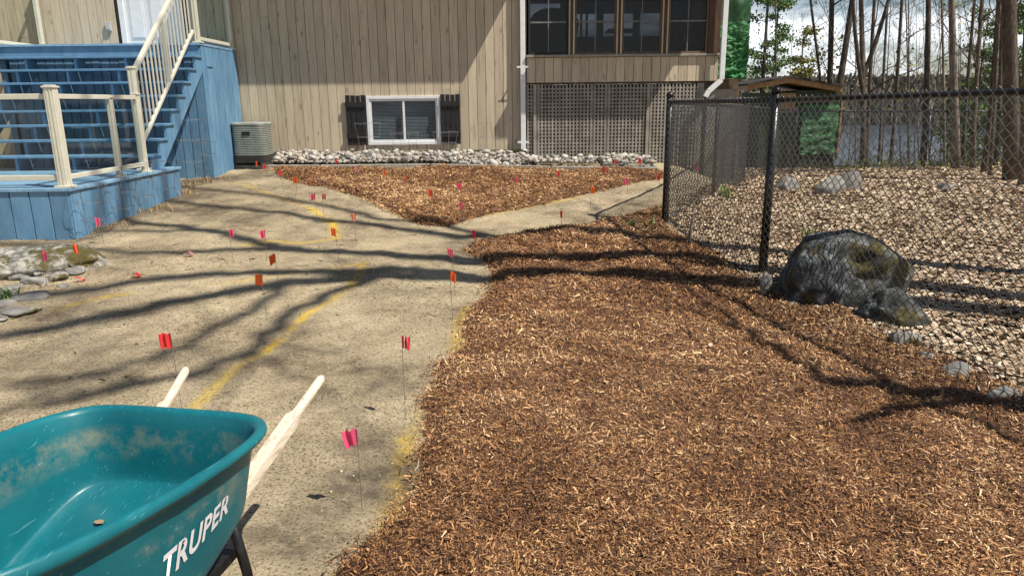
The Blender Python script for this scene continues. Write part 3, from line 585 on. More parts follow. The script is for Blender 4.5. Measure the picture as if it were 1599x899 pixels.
# porch furniture, seen dark through the screens
def porch_chair(x, y, lab, h=1.0):
    c = tag(empty('porch_chair', (x, y, zs - .18)), lab, 'chair'); f = zs - .18
    hb(MB().box(x - .25, x + .25, y - .25, y + .25, f + .42, f + .47), 'seat', BROWNW, c, bevel=.01)
    mb = MB(); mb.box(x - .25, x + .25, y + .2, y + .24, f + h - .1, f + h)
    for k in range(5): mb.box(x - .22 + k * .1, x - .18 + k * .1, y + .205, y + .235, f + .47, f + h - .1)
    hb(mb, 'backrest', BROWNW, c)
    for sx in (-1, 1):
        for sy in (-1, 1): hb(MB().box(x + sx * .22 - .02, x + sx * .22 + .02, y + sy * .22 - .02, y + sy * .22 + .02, f, f + .419), 'leg', BROWNW, c)
porch_chair(px0 + .9, PY_ + .75, 'dark wooden chair inside the porch behind the second window', 1.12)
porch_chair(px1 - .45, PY_ + .9, 'dark wooden chair inside the porch behind the rightmost window', 1.25)
def blob(sx, sy, sz, seed, sub=3, rough=.25, flat=None):
    import bmesh
    bm = bmesh.new(); bmesh.ops.create_icosphere(bm, subdivisions=sub, radius=1)
    from mathutils import noise
    off = Vector((seed * 3.1, seed * 1.7, seed * .9)); r_s = random.Random(seed)
    cuts = [(Vector((r_s.gauss(0, 1), r_s.gauss(0, 1), r_s.gauss(0, .8))).normalized(), r_s.uniform(.62, .86)) for _ in range(11)]
    for v in bm.verts:
        n_ = noise.fractal(v.co * 1.1 + off, 1.0, 2.0, 4); f = 1 + n_ * rough
        # planar facets make it stone like
        v.co = v.co * f
        for nrm_, d_ in cuts:
            e_ = v.co.dot(nrm_) - d_
            if e_ > 0: v.co -= nrm_ * e_ * .9
        v.co += v.co.normalized() * noise.fractal(v.co * 5 + off, 1.0, 2.0, 3) * .035
        v.co.x *= sx; v.co.y *= sy; v.co.z *= sz
        if flat is not None and v.co.z < flat: v.co.z = flat + (v.co.z - flat) * .15
    V = [tuple(v.co) for v in bm.verts]; F_ = [tuple(v.index for v in f.verts) for f in bm.faces]; bm.free(); return V, F_
sf = tag(empty('sofa', (px0 + .55, PY_ + 1.6, zs - .18)), 'dark cushioned sofa inside the porch behind the leftmost window', 'sofa')
V, F_ = blob(.55, .3, .45, 3, 3, .15); mb = MB().add([(a + px0 + .55, b_ + PY_ + 1.7, c + zs + .55) for a, b_, c in V], F_); CUSH = M('dark_blue_cushion', two((.02, .03, .05), (.05, .07, .11)), 5, rough=.8)
hb(mb, 'cushion', CUSH, sf, smooth=True); hb(MB().box(px0 + .05, px0 + 1.1, PY_ + 1.3, PY_ + 2.0, zs - .1, zs + .22), 'base', CUSH, sf, bevel=.04)
hb(MB().box(px0 + 1.5, px0 + 2.0, PY_ + 1.0, PY_ + 1.5, zs + .5, zs + .54).box(px0 + 1.72, px0 + 1.78, PY_ + 1.22, PY_ + 1.28, zs - .18, zs + .5), 'table_dummy', BROWNW, sf)
o = bpy.data.objects.get('table_dummy'); o.name = 'porch_table'; o.parent = None; o.matrix_parent_inverse = Matrix(); tag(o, 'small dark pedestal table inside the porch behind the third window', 'table')

# tarp covered cabin part behind the porch
tpz = zw(1145, 126, 14.2); a, b_ = xw(1119, 60, 14.2), xw(1170, 60, 14.2)
def tarp_sheet(x0, x1, y, z0, z1, seed, nx=40, nz=60, amp=.05):
    mb = MB(); vs = []
    for j in range(nz + 1):
        for i in range(nx + 1):
            u = i / nx; v = j / nz; f = fbm(u * 3.5 + v * 7 + seed, v * 16 - u * 7, 1.0, 4); vs.append((x0 + (x1 - x0) * u, y + float(f) * amp * (1.2 - v * .8), z0 + (z1 - z0) * v + float(vn(u * 6, seed, 1)) * .05 * (1 - v)))
    fs = [(j * (nx + 1) + i, j * (nx + 1) + i + 1, (j + 1) * (nx + 1) + i + 1, (j + 1) * (nx + 1) + i) for j in range(nz) for i in range(nx)]
    return mb.add(vs, fs)
tp = tag(empty('tarp_screen', ((a + b_) / 2, 14.2, tpz)), 'crumpled green tarp hanging beside the porch corner above the fence', 'tarp')
hb(tarp_sheet(a, b_, 14.2, tpz, tpz + 1.05, 2, amp=.22), 'crumpled_tarp', TARP, tp, smooth=True)
hb(tarp_sheet(a, b_, 14.22, tpz + 1.02, 5, 5, amp=.05), 'upper_tarp', M('dark_green_tarp', two((.02, .08, .025), (.03, .12, .035)), 4, rough=.5, bump=.2), tp, smooth=True)
hb(MB().box(a - .6, b_ - .02, 14.35, 16.0, tpz + .06, 5).box(b_ - .14, b_ - .05, 14.4, 14.5, 0, tpz - .16).box(a, b_ - .1, 14.36, 15.9, tpz - .15, tpz + .03), 'frame', TRIM, tp)
hb(MB().box(px1 - .1, b_ - .15, 14.3, 14.33, -.1, tpz - .17), 'skirt', LATT, tp)

# ------------------------------------------------------------------ air conditioner
acx = xw(395, 215, 12.62); acz = zw(395, 243, 12.62) - .03; ach = zw(395, 190, 12.62) - acz
ac = tag(empty('air_conditioner', (acx, 12.62, acz)), 'grey round cornered louvred air conditioner between blue boards and rock bed', 'air conditioner')
def rrect(w_, n=32, e=5.0):
    return [(w_ * math.copysign(abs(math.cos(t)) ** (2 / e), math.cos(t)), w_ * math.copysign(abs(math.sin(t)) ** (2 / e), math.sin(t))) for t in [2 * math.pi * k / n for k in range(n)]]
def loft(mb, rings, close=True):
    n = len(rings[0]); vs = [p for r in rings for p in r]; fs = [(i * n + k, i * n + (k + 1) % n, (i + 1) * n + (k + 1) % n, (i + 1) * n + k) for i in range(len(rings) - 1) for k in range(n)]
    if close: fs += [tuple(range(n - 1, -1, -1)), tuple((len(rings) - 1) * n + k for k in range(n))]
    return mb.add(vs, fs)
mb = MB(); rings = []; nl = 17; hh_ = ach - .1
for k in range(nl):
    z = .04 + hh_ * k / nl
    for dz, w_ in ((0, .268), (hh_ / nl * .35, .268), (hh_ / nl * .5, .282), (hh_ / nl * .95, .282)): rings.append([(x, y, z + dz) for x, y in rrect(w_)])
loft(mb, rings); mb.build('louvred_body', ACM, ac)
mb = MB(); loft(mb, [[(x, y, z) for x, y in rrect(w_)] for w_, z in ((.28, hh_ + .045), (.288, hh_ + .05), (.288, hh_ + .075), (.27, hh_ + .09), (.2, hh_ + .09))]); mb.build('top_cover', ACM, ac)
mb = MB().box(-.08, .05, -.292, -.2825, ach * .64, ach * .74); mb.build('badge', BLACKP, ac)
mb = MB(); loft(mb, [[(x, y, z) for x, y in rrect(.30)] for z in (-.07, .038)]); mb.build('base_pan', DARK, ac)

# ------------------------------------------------------------------ landing, stairs, lower deck
SX1 = -4.66; SX0 = -7.85; LF = 11.5
land = tag(empty('upper_landing', (-6.3, 12.2, .5)), 'blue board landing with enclosed side in front of the white door', 'landing')
def board_face(axis_, c0, c1, z0, z1, plane, pitch=.14, th=.02, gap=.011, out=-1):
    mb = MB(); n = max(1, round((c1 - c0) / pitch)); p = (c1 - c0) / n
    for k in range(n):
        a, b_ = c0 + k * p + gap / 2, c0 + (k + 1) * p - gap / 2; j = random.uniform(0, .004)
        za_ = z0(a) if callable(z0) else z0
        if axis_ == 'x': mb.box(a, b_, plane - th - j, plane, za_, z1)
        else: mb.box(plane, plane + th + j, a, b_, za_, z1)
    return mb
gb = lambda x, y: float(gz(x, y)) - .05
hb(board_face('y', LF + .02, WY - .03, lambda y: gb(SX1, y) + .04, LZ - .02, SX1), 'side_boards', BLUE, land, bevel=.003)
hb(board_face('x', -7.55, SX1, lambda x: gb(x, LF) + .04, LZ - .2, LF + .04), 'front_boards', BLUE, land, bevel=.003)
hb(MB().box(-7.55, SX1 - .005, LF + .042, LF + .06, .35, LZ - .2).box(SX1 - .02, SX1 - .002, LF + .06, WY - .03, .35, LZ - .05), 'dark_backing', DARK, land)
mb = MB(); y = LF - .03
while y < WY - .05: mb.box(SX0, SX1 + .03, y, min(y + .135, WY - .03), LZ - .03, LZ); y += .14
hb(mb, 'floor_boards', BLUETOP, land)
hb(MB().box(SX0, SX1, LF, LF + .035, LZ - .20, LZ - .032), 'fascia', BLUE, land, bevel=.003)
for x in (SX0 + .1, -6.6): hb(MB().box(x, x + .1, LF + .1, LF + .2, gb(x, LF), LZ - .2), 'support_post', BLUE, land)
mb = MB()
mb.box(SX1 + .021, SX1 + .03, 11.7, 11.9, LZ - .34, LZ - .332)
hb(mb, 'latch_line', BLACKM, land)
def rail_post(mb, x, y, z0, z1, w_=.065):
    mb.box(x - w_ / 2, x + w_ / 2, y - w_ / 2, y + w_ / 2, z0 + .012, z1)
    for s_ in (-1, 1):
        mb.box(x + s_ * .018 - .009, x + s_ * .018 + .009, y - w_ / 2 - .005, y - w_ / 2 - .0005, z0 + .02, z1 - .01)
        mb.box(x + w_ / 2 + .0005, x + w_ / 2 + .005, y + s_ * .018 - .009, y + s_ * .018 + .009, z0 + .02, z1 - .01)
def make_post(par, x, y, z0, z1, w_=.065, name='railing_post'):
    mb = MB(); rail_post(mb, x, y, z0, z1, w_); o = hb(mb, name, CREAM, par, bevel=.003)
    hb(MB().box(x - w_ / 2 - .012, x + w_ / 2 + .012, y - w_ / 2 - .012, y + w_ / 2 + .012, z1 + .0005, z1 + .02).box(x - w_ / 2 + .004, x + w_ / 2 - .004, y - w_ / 2 + .004, y + w_ / 2 - .004, z1 + .0205, z1 + .03), 'post_cap', CREAM, o, bevel=.006)
    hb(MB().box(x - w_ / 2 - .03, x + w_ / 2 + .03, y - w_ / 2 - .03, y + w_ / 2 + .03, z0, z0 + .022), 'base_plate', CREAM, o, bevel=.004); return o
def glass_panel(par, p, q, z0, z1, th=.008):
    mb = MB(); p = Vector((*p, 0)); q = Vector((*q, 0)); mb.bar(p + Vector((0, 0, (z0 + z1) / 2)), q + Vector((0, 0, (z0 + z1) / 2)), th, z1 - z0); return hb(mb, 'glass_panel', GLASS, par)
RH = .97
for x in (SX0, SX1 - .02):
    make_post(land, x, WY - .09, LZ, LZ + RH); make_post(land, x, LF + .05, LZ, LZ + RH) if x > -7 else None
    if x < -7: make_post(land, x, LF + .05, LZ, LZ + RH)
    for z in (.07, .92): hb(MB().bar((x, LF + .09, LZ + z), (x, WY - .13, LZ + z), .045, .05), 'top_rail' if z > .5 else 'bottom_rail', CREAM, land, bevel=.005)
    glass_panel(land, (x, LF + .1), (x, WY - .14), LZ + .1, LZ + .89)

DZ = .80; BF = 9.55                # lower deck height, foot of stairs
nR = 9; rise = (LZ - DZ) / nR; run = (LF - BF - .03) / (nR - 1)
st = tag(empty('stairs', (-6.3, 10.5, DZ)), 'wide blue open riser stairs climbing from the lower deck to the door', 'stairs')
for k in range(1, nR):
    z = DZ + rise * k; y = BF + run * (k - 1)
    hb(MB().box(SX0 + .02, SX1 + .05, y - .02, y + .13, z - .032, z).box(SX0 + .02, SX1 + .05, y + .136, y + run + .02, z - .032, z - .0003), 'tread', BLUE, st, bevel=.005)
def stringer(x, w_):
    mb = MB(); pts = []
    for k in range(1, nR): y = BF + run * (k - 1); z = DZ + rise * k; pts += [(y + .03, z - rise), (y + .03, z - .034)]
    pts += [(LF - .005, LZ - rise - .034), (LF - .005, LZ - .24 - rise * .9), (BF + .30, DZ)]
    n = len(pts); vs = [(x, a, b_) for a, b_ in pts] + [(x + w_, a, b_) for a, b_ in pts]
    mb.add(vs, [tuple(range(n - 1, -1, -1)), tuple(range(n, 2 * n))] + [(k, (k + 1) % n, n + (k + 1) % n, n + k) for k in range(n)]); return mb
for x in (SX0 + .06, -7.15, -6.42, -5.68, SX1 - .01): hb(stringer(x, .038), 'stringer', BLUE, st)
# handrails with balusters
def hand_rail(x, y0):
    zN = DZ + 1.25; sl_ = rise / run
    make_post(st, x, y0, DZ, zN, .075, 'newel_post')
    t = lambda y, h: DZ + h + sl_ * (y - y0)
    y1 = LF + .02; hT, hB = 1.17, .30
    hb(MB().bar((x, y0 + .04, t(y0 + .04, hT)), (x, y1, t(y1, hT)), .055, .05), 'top_rail', CREAM, st, bevel=.006)
    hb(MB().bar((x, y0 + .04, t(y0 + .04, hB)), (x, y1, t(y1, hB)), .04, .04), 'bottom_rail', CREAM, st, bevel=.004)
    y = y0 + .13
    while y < y1 - .05:
        wd = .045 if abs(y - (y0 + y1) / 2 - .02) < .06 else .017
        hb(MB().box(x - wd / 2, x + wd / 2, y - wd / 2, y + wd / 2, t(y, hB) + .005, t(y, hT) - .005), 'baluster', CREAM, st); y += .112
hand_rail(SX1 - .07, BF - .03); hand_rail(SX0 + .1, BF - .03)

dk_ = tag(empty('lower_deck', (-6, 8.7, .3)), 'low blue board deck with cream glass railing at the foot of the stairs', 'deck')
DX = -4.49; DY0 = 7.42; DY1 = 9.98
def gl(x, y): return float(gz(x, y)) - .02
hb(board_face('x', -8.5, DX, lambda x: gl(x, DY0), DZ - .035, DY0 + .02, .2), 'front_skirt', BLUE, dk_, bevel=.003)
hb(board_face('y', DY0 + .0215, DY1, lambda y: gl(DX, y), DZ - .035, DX - .02, .19), 'side_skirt', BLUE, dk_, bevel=.003)
hb(MB().box(-8.5, DX - .025, DY0 + .023, DY0 + .04, .1, DZ - .04).box(DX - .04, DX - .022, DY0 + .05, DY1, .1, DZ - .04).box(-8.5, DX - .03, DY1 - .02, DY1, .2, DZ - .04), 'skirt_backing', DARK, dk_)
mb = MB(); y = DY0 - .02
while y < DY1: mb.box(-8.5, DX + .025, y, min(y + .137, DY1 + .02), DZ - .032, DZ); y += .142
hb(mb, 'deck_boards', BLUETOP, dk_, bevel=.003)
RHD = .93; cxp = DX - .06
pc = [(cxp, DY0 + .08), (cxp, DY0 + 1.15), (cxp, DY1 - .80)]
make_post(dk_, *pc[0], DZ, DZ + RHD + .05, .095)
make_post(dk_, *pc[1], DZ, DZ + RHD - .04, .05); make_post(dk_, *pc[2], DZ, DZ + RHD, .065)
make_post(dk_, -6.9, DY0 + .08, DZ, DZ + RHD + .05, .095)
for z, nm in ((.10, 'bottom_rail'), (RHD - .03, 'top_rail')):
    hb(MB().bar((cxp, DY0 + .14, DZ + z), (cxp, DY1 - .84, DZ + z), .05, .05), nm, CREAM, dk_, bevel=.006)
    hb(MB().bar((cxp - .06, DY0 + .08, DZ + z), (-6.84, DY0 + .08, DZ + z), .05, .055), nm, CREAM, dk_, bevel=.006)
glass_panel(dk_, (cxp, DY0 + .14), (cxp, DY0 + 1.1), DZ + .13, DZ + RHD - .07); glass_panel(dk_, (cxp, DY0 + 1.19), (cxp, DY1 - .84), DZ + .13, DZ + RHD - .07)
glass_panel(dk_, (cxp - .06, DY0 + .08), (-6.84, DY0 + .08), DZ + .13, DZ + RHD - .07)

# ------------------------------------------------------------------ rock bed along the house
def bed_edge():
    e = [tuple(hit(*p)[:2]) for p in ((352, 264), (500, 264), (672, 262), (760, 264), (860, 266), (1028, 268))]
    for i, (p, q, lab) in enumerate(((0, 1, 'grey timber edging at the left end of the rock bed'), (1, 2, 'grey timber edging below the basement window rocks'), (2, 4, 'weathered timber edging in front of the downspout'), (4, 5, 'pale timber edging in front of the lattice skirt'))):
        a, b_ = e[p], e[q]; z = float(gz(*a)) + .02; z2 = float(gz(*b_)) + .02
        mb = MB().bar((a[0] + .01, a[1], z + .005), (b_[0] - .01, b_[1], z2 + .005), .08, .09); o = mb.build('edging_timber', GREYT, bevel=.012); tag(o, lab, 'edging', 'timbers edging the rock bed')
    return e
E = bed_edge()
prot = []
for k in range(7):
    V, F_ = blob(1, random.uniform(.7, .95), random.uniform(.5, .75), 10 + k, 2, .28); me = MB().add(V, F_, 0)
    me.a = [random.random()] * len(me.a)
    for t in range(3): 
        me2 = MB().add(V, F_, 0); me2.a = [random.random()] * len(V); prot.append((me2))
rk = []
for k, m_ in enumerate(prot):
    me = bpy.data.meshes.new('river_rock'); me.from_pydata(m_.v, [], m_.f); at = me.attributes.new('rnd', 'FLOAT', 'POINT'); at.data.foreach_set('value', np.array(m_.a, dtype=np.float32)); me.shade_smooth(); me.materials.append(RIVER); rk.append(me)
def bedz(x, y):
    t = np.clip((y - 12.15) / .8, 0, 1); return float(gz(x, y)) + .02 + (.19 * t if x < XC + .1 else .10)
xe0 = -4.75; xe1 = E[-1][0]
def front(x): return float(np.interp(x, [p[0] for p in E], [p[1] for p in E])) + .1
n = 0
while n < 290:
    x = random.uniform(xe0, xe1 if random.random() < .6 else XC + .6); y = random.uniform(front(x), (WY if x < XC + .1 else PY_) - .06)
    if x < acx + .31 and y > 12.31 and x > acx - .34: continue
    o = bpy.data.objects.new('river_rock', random.choice(rk)); COL.objects.link(o); s_ = random.uniform(.035, .075) * (1.4 if random.random() < .1 else 1)
    o.location = (x, y, bedz(x, y) + random.uniform(.015, .05)); o.scale = (s_, s_, s_); o.rotation_euler = (random.uniform(-.4, .4), random.uniform(-.4, .4), random.uniform(0, 6.28))
    tag(o, 'rounded pale grey river rock lying in the bed along the house foundation', 'rock', 'river rocks along the house foundation'); n += 1
mb = MB()
for k in range(3600):
    x = random.uniform(xe0, xe1 if random.random() < .6 else XC + .6); y = random.uniform(front(x) - .02, (WY if x < XC + .1 else PY_) - .03)
    if x < acx + .29 and y > 12.33 and x > acx - .3: continue
    V, F_ = blobc[k % 12] if 'blobc' in globals() else (None, None)
    if V is None:
        blobc = [blob(1, .8, .6, 40 + j, 1, .25) for j in range(12)]; V, F_ = blobc[0]
    s_ = random.uniform(.02, .045); c, s2 = math.cos(k), math.sin(k); z = bedz(x, y) + random.uniform(-.01, .02)
    mb.add([((a * c - b_ * s2) * s_ + x, (a * s2 + b_ * c) * s_ + y, d * s_ + z) for a, b_, d in V], F_)
tag(mb.build('gravel', RIVER, smooth=True), 'small pale stones filling the gaps of the rock bed', 'gravel', kind='stuff')
# lumpy stones in front of the lattice
def stone(name, px, py, sx, sy, sz, mat, label, seed, rough=.3, rz=0, sink=.3, cat='rock', sub=4, dz=0):
    p = hit(px, py); V, F_ = blob(sx, sy, sz, seed, sub, rough); mb = MB().add(V, F_); o = mb.build(name, mat, smooth=True)
    o.location = (p[0], p[1], float(gz(p[0], p[1])) + sz * (1 - sink) - sz * .3 + dz); o.rotation_euler = (0, 0, rz); tag(o, label, cat); return o
stone('rock', 944, 262, .10, .09, .12, GREYR, 'pale upright rock in front of the lattice', 61)
stone('rock', 978, 262, .17, .1, .07, GREYR, 'flat dark grey rock in front of the lattice between two red flags', 62)
stone('rock', 1010, 262, .16, .1, .06, GREYR, 'flat grey rock near the right end of the lattice', 63)
stone('boulder', 1312, 462, .60, .44, .42, BOULD, 'large dark mossy boulder behind the fence with pale lichen patches', 71, .34, -.35, .25, 'boulder', 5)
stone('boulder', 1396, 508, .25, .18, .18, BOULD, 'low mossy knob of rock at the right foot of the large boulder', 73, .32, -.4, .3, 'boulder', 5)
o = stone('rock', 1196, 470, .065, .05, .16, OUTC, 'white pointed stone leaning at the foot of the near fence post', 74, .3, .4, .1); o.rotation_euler = (.1, -.25, .4)
stone('rock', 1296, 306, .26, .2, .24, GREYR, 'round pale rock behind the fence left half of a split pair', 75, .2, .2, .3)
stone('rock', 1322, 300, .24, .22, .27, GREYR, 'dark sided rock behind the fence right half of a split pair', 76, .2, 1.2, .3)
stone('rock', 1228, 300, .22, .2, .18, GREYR, 'brown mossy rock behind the fence just right of the near post', 77, .3, 2, .3)
stone('rock', 1475, 300, .22, .15, .13, GREYR, 'low yellowish rock on the leaves left of the trees', 78, .3, 1, .3)
stone('rock_slab', 62, 412, .66, .44, .17, OUTC, 'broad pale rock outcrop with moss below the corner of the blue deck', 81, .22, .25, .62, 'rock outcrop', 5)
stone('rock_slab', -20, 425, .48, .4, .18, OUTC, 'mossy grey rock outcrop at the left edge beside the blue deck', 82, .25, .8, .6, 'rock outcrop', 5)
sm = [(55, 441, .11, .06), (88, 437, .09, .07), (118, 426, .10, .06), (32, 437, .09, .06), (18, 452, .08, .05), (64, 430, .08, .05), (26, 490, .10, .05), (52, 487, .06, .05), (8, 478, .09, .05), (0, 500, .06, .04), (48, 465, .14, .05), (12, 462, .1, .05), (100, 448, .05, .03)]
wds = ['flat blue grey stone below the outcrop', 'rounded tan stone below the outcrop', 'cream stone at the right edge of the outcrop', 'grey stone under the moss of the outcrop', 'small stone at the left edge under the outcrop', 'small stone tucked between the pink flag and the outcrop', 'flat pale stone in the lowest stone group', 'small round stone right of the lowest flat stone', 'pale stone at the left edge above the lowest flat stone', 'tiny stone at the left edge beside the soil', 'long flat grey stone half sunk in the soil', 'grey stone left of the long flat sunken stone', 'tiny stone by the fallen red flag']
for i, (a, b_, s_, h_) in enumerate(sm): stone('rock', a, b_, s_ * 1.25, s_ * .85, h_ * .62, [GREYR, OUTC][i % 2], wds[i], 90 + i, .3, i, .2, 'rock', 3)
for i, (a, b_, sx_, sz_, l_) in enumerate(((1412, 545, .12, .06, 'pale flat stone half under leaves at the fence foot below the boulder'), (1492, 596, .16, .05, 'flat grey stone half under leaves at the fence foot right of the boulder'), (1445, 574, .09, .05, 'small tan stone between two flat stones at the fence foot'), (1575, 632, .14, .05, 'flat stone at the fence foot nearest the right edge'), (1240, 486, .07, .04, 'small brown stone right of the white pointed stone'))): stone('rock', a, b_, sx_, sx_ * .6, sz_, [OUTC, GREYR][i % 2], l_, 140 + i, .3, i, .1, 'rock', 3, .02)
for i, (a, b_, l_) in enumerate(((298, 268, 'tan angular stone at the foot of the blue enclosure'), (1212, 592, 'small white stone on the mulch shadow line'), (1242, 594, 'small grey stone right of the white stone on the mulch'))): stone('rock', a, b_, .09 if i == 0 else .03, .06 if i == 0 else .02, .06 if i == 0 else .016, GREYR if i != 1 else OUTC, l_, 120 + i, .3, i, .2, 'rock', 3, .05 if i else 0)

# ------------------------------------------------------------------ chain link fence
def chain(p0, p1, top, bot, name, par, wr=.0034, cell=.0365, n=4, spikes=True):
    p0 = np.array(p0); p1 = np.array(p1); L_ = np.linalg.norm(p1[:2] - p0[:2]); d = (p1[:2] - p0[:2]) / L_; nrm = np.array([-d[1], d[0]])
    nw = int(L_ / cell); V = []; Fl = []; A = []; off = 0
    for w_ in range(nw):
        x = (w_ + .5) * cell; X_, Y_ = p0[:2] + d * x; zb = bot(X_, Y_); zt = top(x / L_)
        k0 = 0; m = int((zt + .035 - zb) / cell); zz = zt + .035 - np.arange(m + 1) * cell
        side = np.where((np.arange(m + 1) + w_) % 2 == 0, -1, 1) if True else 0
        jit = math.sin(w_ * .37) * .002 + math.sin(w_ * .11 + 1) * .003
        us = x + side * cell * .54 + jit + np.sin(zz * 3 + w_ * .05) * .003; nn = side * .0035 * (1 if w_ % 2 else -1) + np.sin(zz * 2.1 + x * 1.3) * .008
        P = np.stack([p0[0] + d[0] * us + nrm[0] * nn, p0[1] + d[1] * us + nrm[1] * nn, zz], -1)
        T = np.gradient(P, axis=0); T /= np.linalg.norm(T, axis=1)[:, None]; N3 = np.array([nrm[0], nrm[1], 0]); B = np.cross(T, N3); B /= np.linalg.norm(B, axis=1)[:, None]
        for k in range(n):
            an = 2 * math.pi * (k + .5) / n; V.append(P + (N3 * math.cos(an) + B * math.sin(an)) * wr)
        ln = m + 1; base = off
        i = np.arange(ln - 1)
        for k in range(n):
            k2 = (k + 1) % n; Fl.append(np.stack([base + k * ln + i, base + k2 * ln + i, base + k2 * ln + i + 1, base + k * ln + i + 1], -1))
        off += ln * n
    o = np_mesh(name, np.concatenate(V), np.concatenate(Fl), VINYLWIRE, None, None, False); o.parent = par; o.matrix_parent_inverse = par_world(par).inverted(); return o
def gbot(x, y): return float(gz(x, y)) + .02
def post(par, p, top, r_=.03, capped=True):
    z0 = float(gz(*p)) - .1; mb = MB().tube([(p[0], p[1], z0), (p[0], p[1], top)], r_, 14); o = hb(mb, 'fence_post', BLACKM, par, smooth=False)
    for pl in o.data.polygons: pl.use_smooth = len(pl.vertices) == 4
    hb(MB().tube([(p[0], p[1], top + .001), (p[0], p[1], top + .02), (p[0], p[1], top + .045), (p[0], p[1], top + .055)], [r_ + .006, r_ + .007, r_ * .7, .004], 14), 'post_cap', BLACKM, o, smooth=True)
    return o
def seg_fence(par, pts, tops, radii, rails=.021, wr=.0034, n=4):
    for i, p in enumerate(pts):
        if radii[i]: post(par, p, tops[i] + (.04 if radii[i] > .03 else .0), radii[i])
    for i in range(len(pts) - 1):
        a, b_ = pts[i], pts[i + 1]; ta, tb = tops[i] - .02, tops[i + 1] - .02
        hb(MB().tube([(a[0], a[1], ta), (b_[0], b_[1], tb)], rails, 12), 'top_rail', BLACKM, par, smooth=True)
        dd = np.array(b_) - np.array(a); nr = np.array([-dd[1], dd[0]]) / np.linalg.norm(dd); sg = -1 if nr @ (-np.array(a)) < 0 else 1
        off = nr * sg * .028
        chain((*(np.array(a) + off), 0), (*(np.array(b_) + off), 0), (lambda ta, tb: lambda t: ta + (tb - ta) * t)(ta, tb), gbot, 'chain_link_mesh', par, wr, n=n)
        hb(MB().tube([(a[0] + off[0], a[1] + off[1], gbot(*a) + .03), (b_[0] + off[0], b_[1] + off[1], gbot(*b_) + .03)], .0022, 5), 'tension_wire', VINYLWIRE, par)
def solve_top(px, py, p):   # height of the point above p that shows at row py
    d = ray(px, py); t = math.hypot(p[0], p[1]) / math.hypot(d[0], d[1]); return float(1.6 + d[2] * t)
tA = solve_top(1211, 153, FENCE_A); tC = solve_top(1036, 157, FENCE_C)
f1 = tag(empty('chain_link_fence', (*FENCE_A, .1)), 'black chain link fence run nearest the camera beside the big boulder', 'fence')
tR = solve_top(1599, 136, FENCE_R); tE = tA + (tR - tA) * 2.3
seg_fence(f1, [FENCE_END, FENCE_A, FENCE_C], [tE, tA, tC], [.031, .036, 0])
q1 = tuple(hit(1113, 306)[:2]); q2 = tuple(hit(1160, 286)[:2]); t1 = solve_top(1117, 163, q1); t2 = solve_top(1165, 166, q2)
f2 = tag(empty('chain_link_fence', (*FENCE_C, .1)), 'black chain link fence run receding from the corner post past the porch', 'fence')
seg_fence(f2, [FENCE_C, q1, q2], [tC, t1, t2], [.038, .025, .025], n=3)
q3 = tuple(atY(1243, 200, 16.0)[:2]); q4 = tuple(atY(1450, 200, 17.6)[:2]); q5 = tuple(atY(1640, 200, 18)[:2])
f3 = tag(empty('chain_link_fence', (*q3, 0)), 'distant chain link fence crossing the woods before the lake', 'fence')
seg_fence(f3, [q2, q3, q4, q5], [t2, solve_top(1243, 172, q3), solve_top(1450, 173, q4), solve_top(1640, 173, q5)], [0, .025, .025, .025], n=3)

# ------------------------------------------------------------------ shed
sd_ = atY(1237, 242, 21.0); sx, sy = sd_[0], 21.0; szb = float(gz(sx, sy)); szt = float(atY(1237, 140, 21)[2])
shed = tag(empty('shed', (sx, sy, szb)), 'small low shed with timber fascia and green tarp down its side by the lake', 'shed')
xl = float(atY(1187, 180, 21)[0]); xr_ = float(atY(1300, 180, 21.4)[0]); zl = zw(1187, 145, 21)
gbz = float(atY(1270, 243, 21)[2])
hb(MB().box(xl, sx, sy + .02, sy + 1.8, gbz - .8, zl), 'front_wall', SHEDG, shed)
hb(MB().box(sx - .55, sx - .03, sy - .01, sy + .015, zl - .55, zl - .02), 'door_board', SHEDW, shed)
hb(MB().box(sx, xr_ - .03, sy, sy + 1.8, gbz - .8, zl + .05), 'side_wall', SHEDG, shed)
hb(tarp_sheet(sx + .15, xr_, sy - .08, gbz + .02, float(atY(1270, 163, 21)[2]), 8, 30, 30, .15), 'tarp', TARP, shed, smooth=True)
hb(MB().box(xr_ + .005, xr_ + .06, sy - .1, sy + .0, gbz - .1, zl), 'corner_post', SHEDW, shed)
rl = atY(1166, 134, 20.7); rm_ = atY(1234, 121.5, 20.7); rr = atY(1315, 136, 20.7)
mb = MB(); vs = []
for yy in (20.7, 23.2):
    for p in (rl, rm_, rr): vs += [(p[0], yy, p[2] - .0), (p[0], yy, p[2] - .13)]
hb(MB().add(vs, [(0, 2, 8, 6), (2, 4, 10, 8), (0, 1, 3, 2), (2, 3, 5, 4), (1, 7, 9, 3), (3, 9, 11, 5), (0, 6, 7, 1), (4, 5, 11, 10)]), 'fascia', SHEDW, shed)
mb = MB(); vs = []
for yy in (20.62, 23.3):
    for p in (rl, rm_, rr): vs += [(p[0] + (p[0] - rm_[0]) * .02, yy, p[2] + .055), (p[0] + (p[0] - rm_[0]) * .02, yy, p[2] + .003)]
hb(MB().add(vs, [(0, 2, 8, 6), (2, 4, 10, 8), (0, 1, 3, 2), (2, 3, 5, 4), (1, 7, 9, 3), (3, 9, 11, 5), (0, 6, 7, 1), (4, 5, 11, 10)]), 'roof', ROOFM, shed)

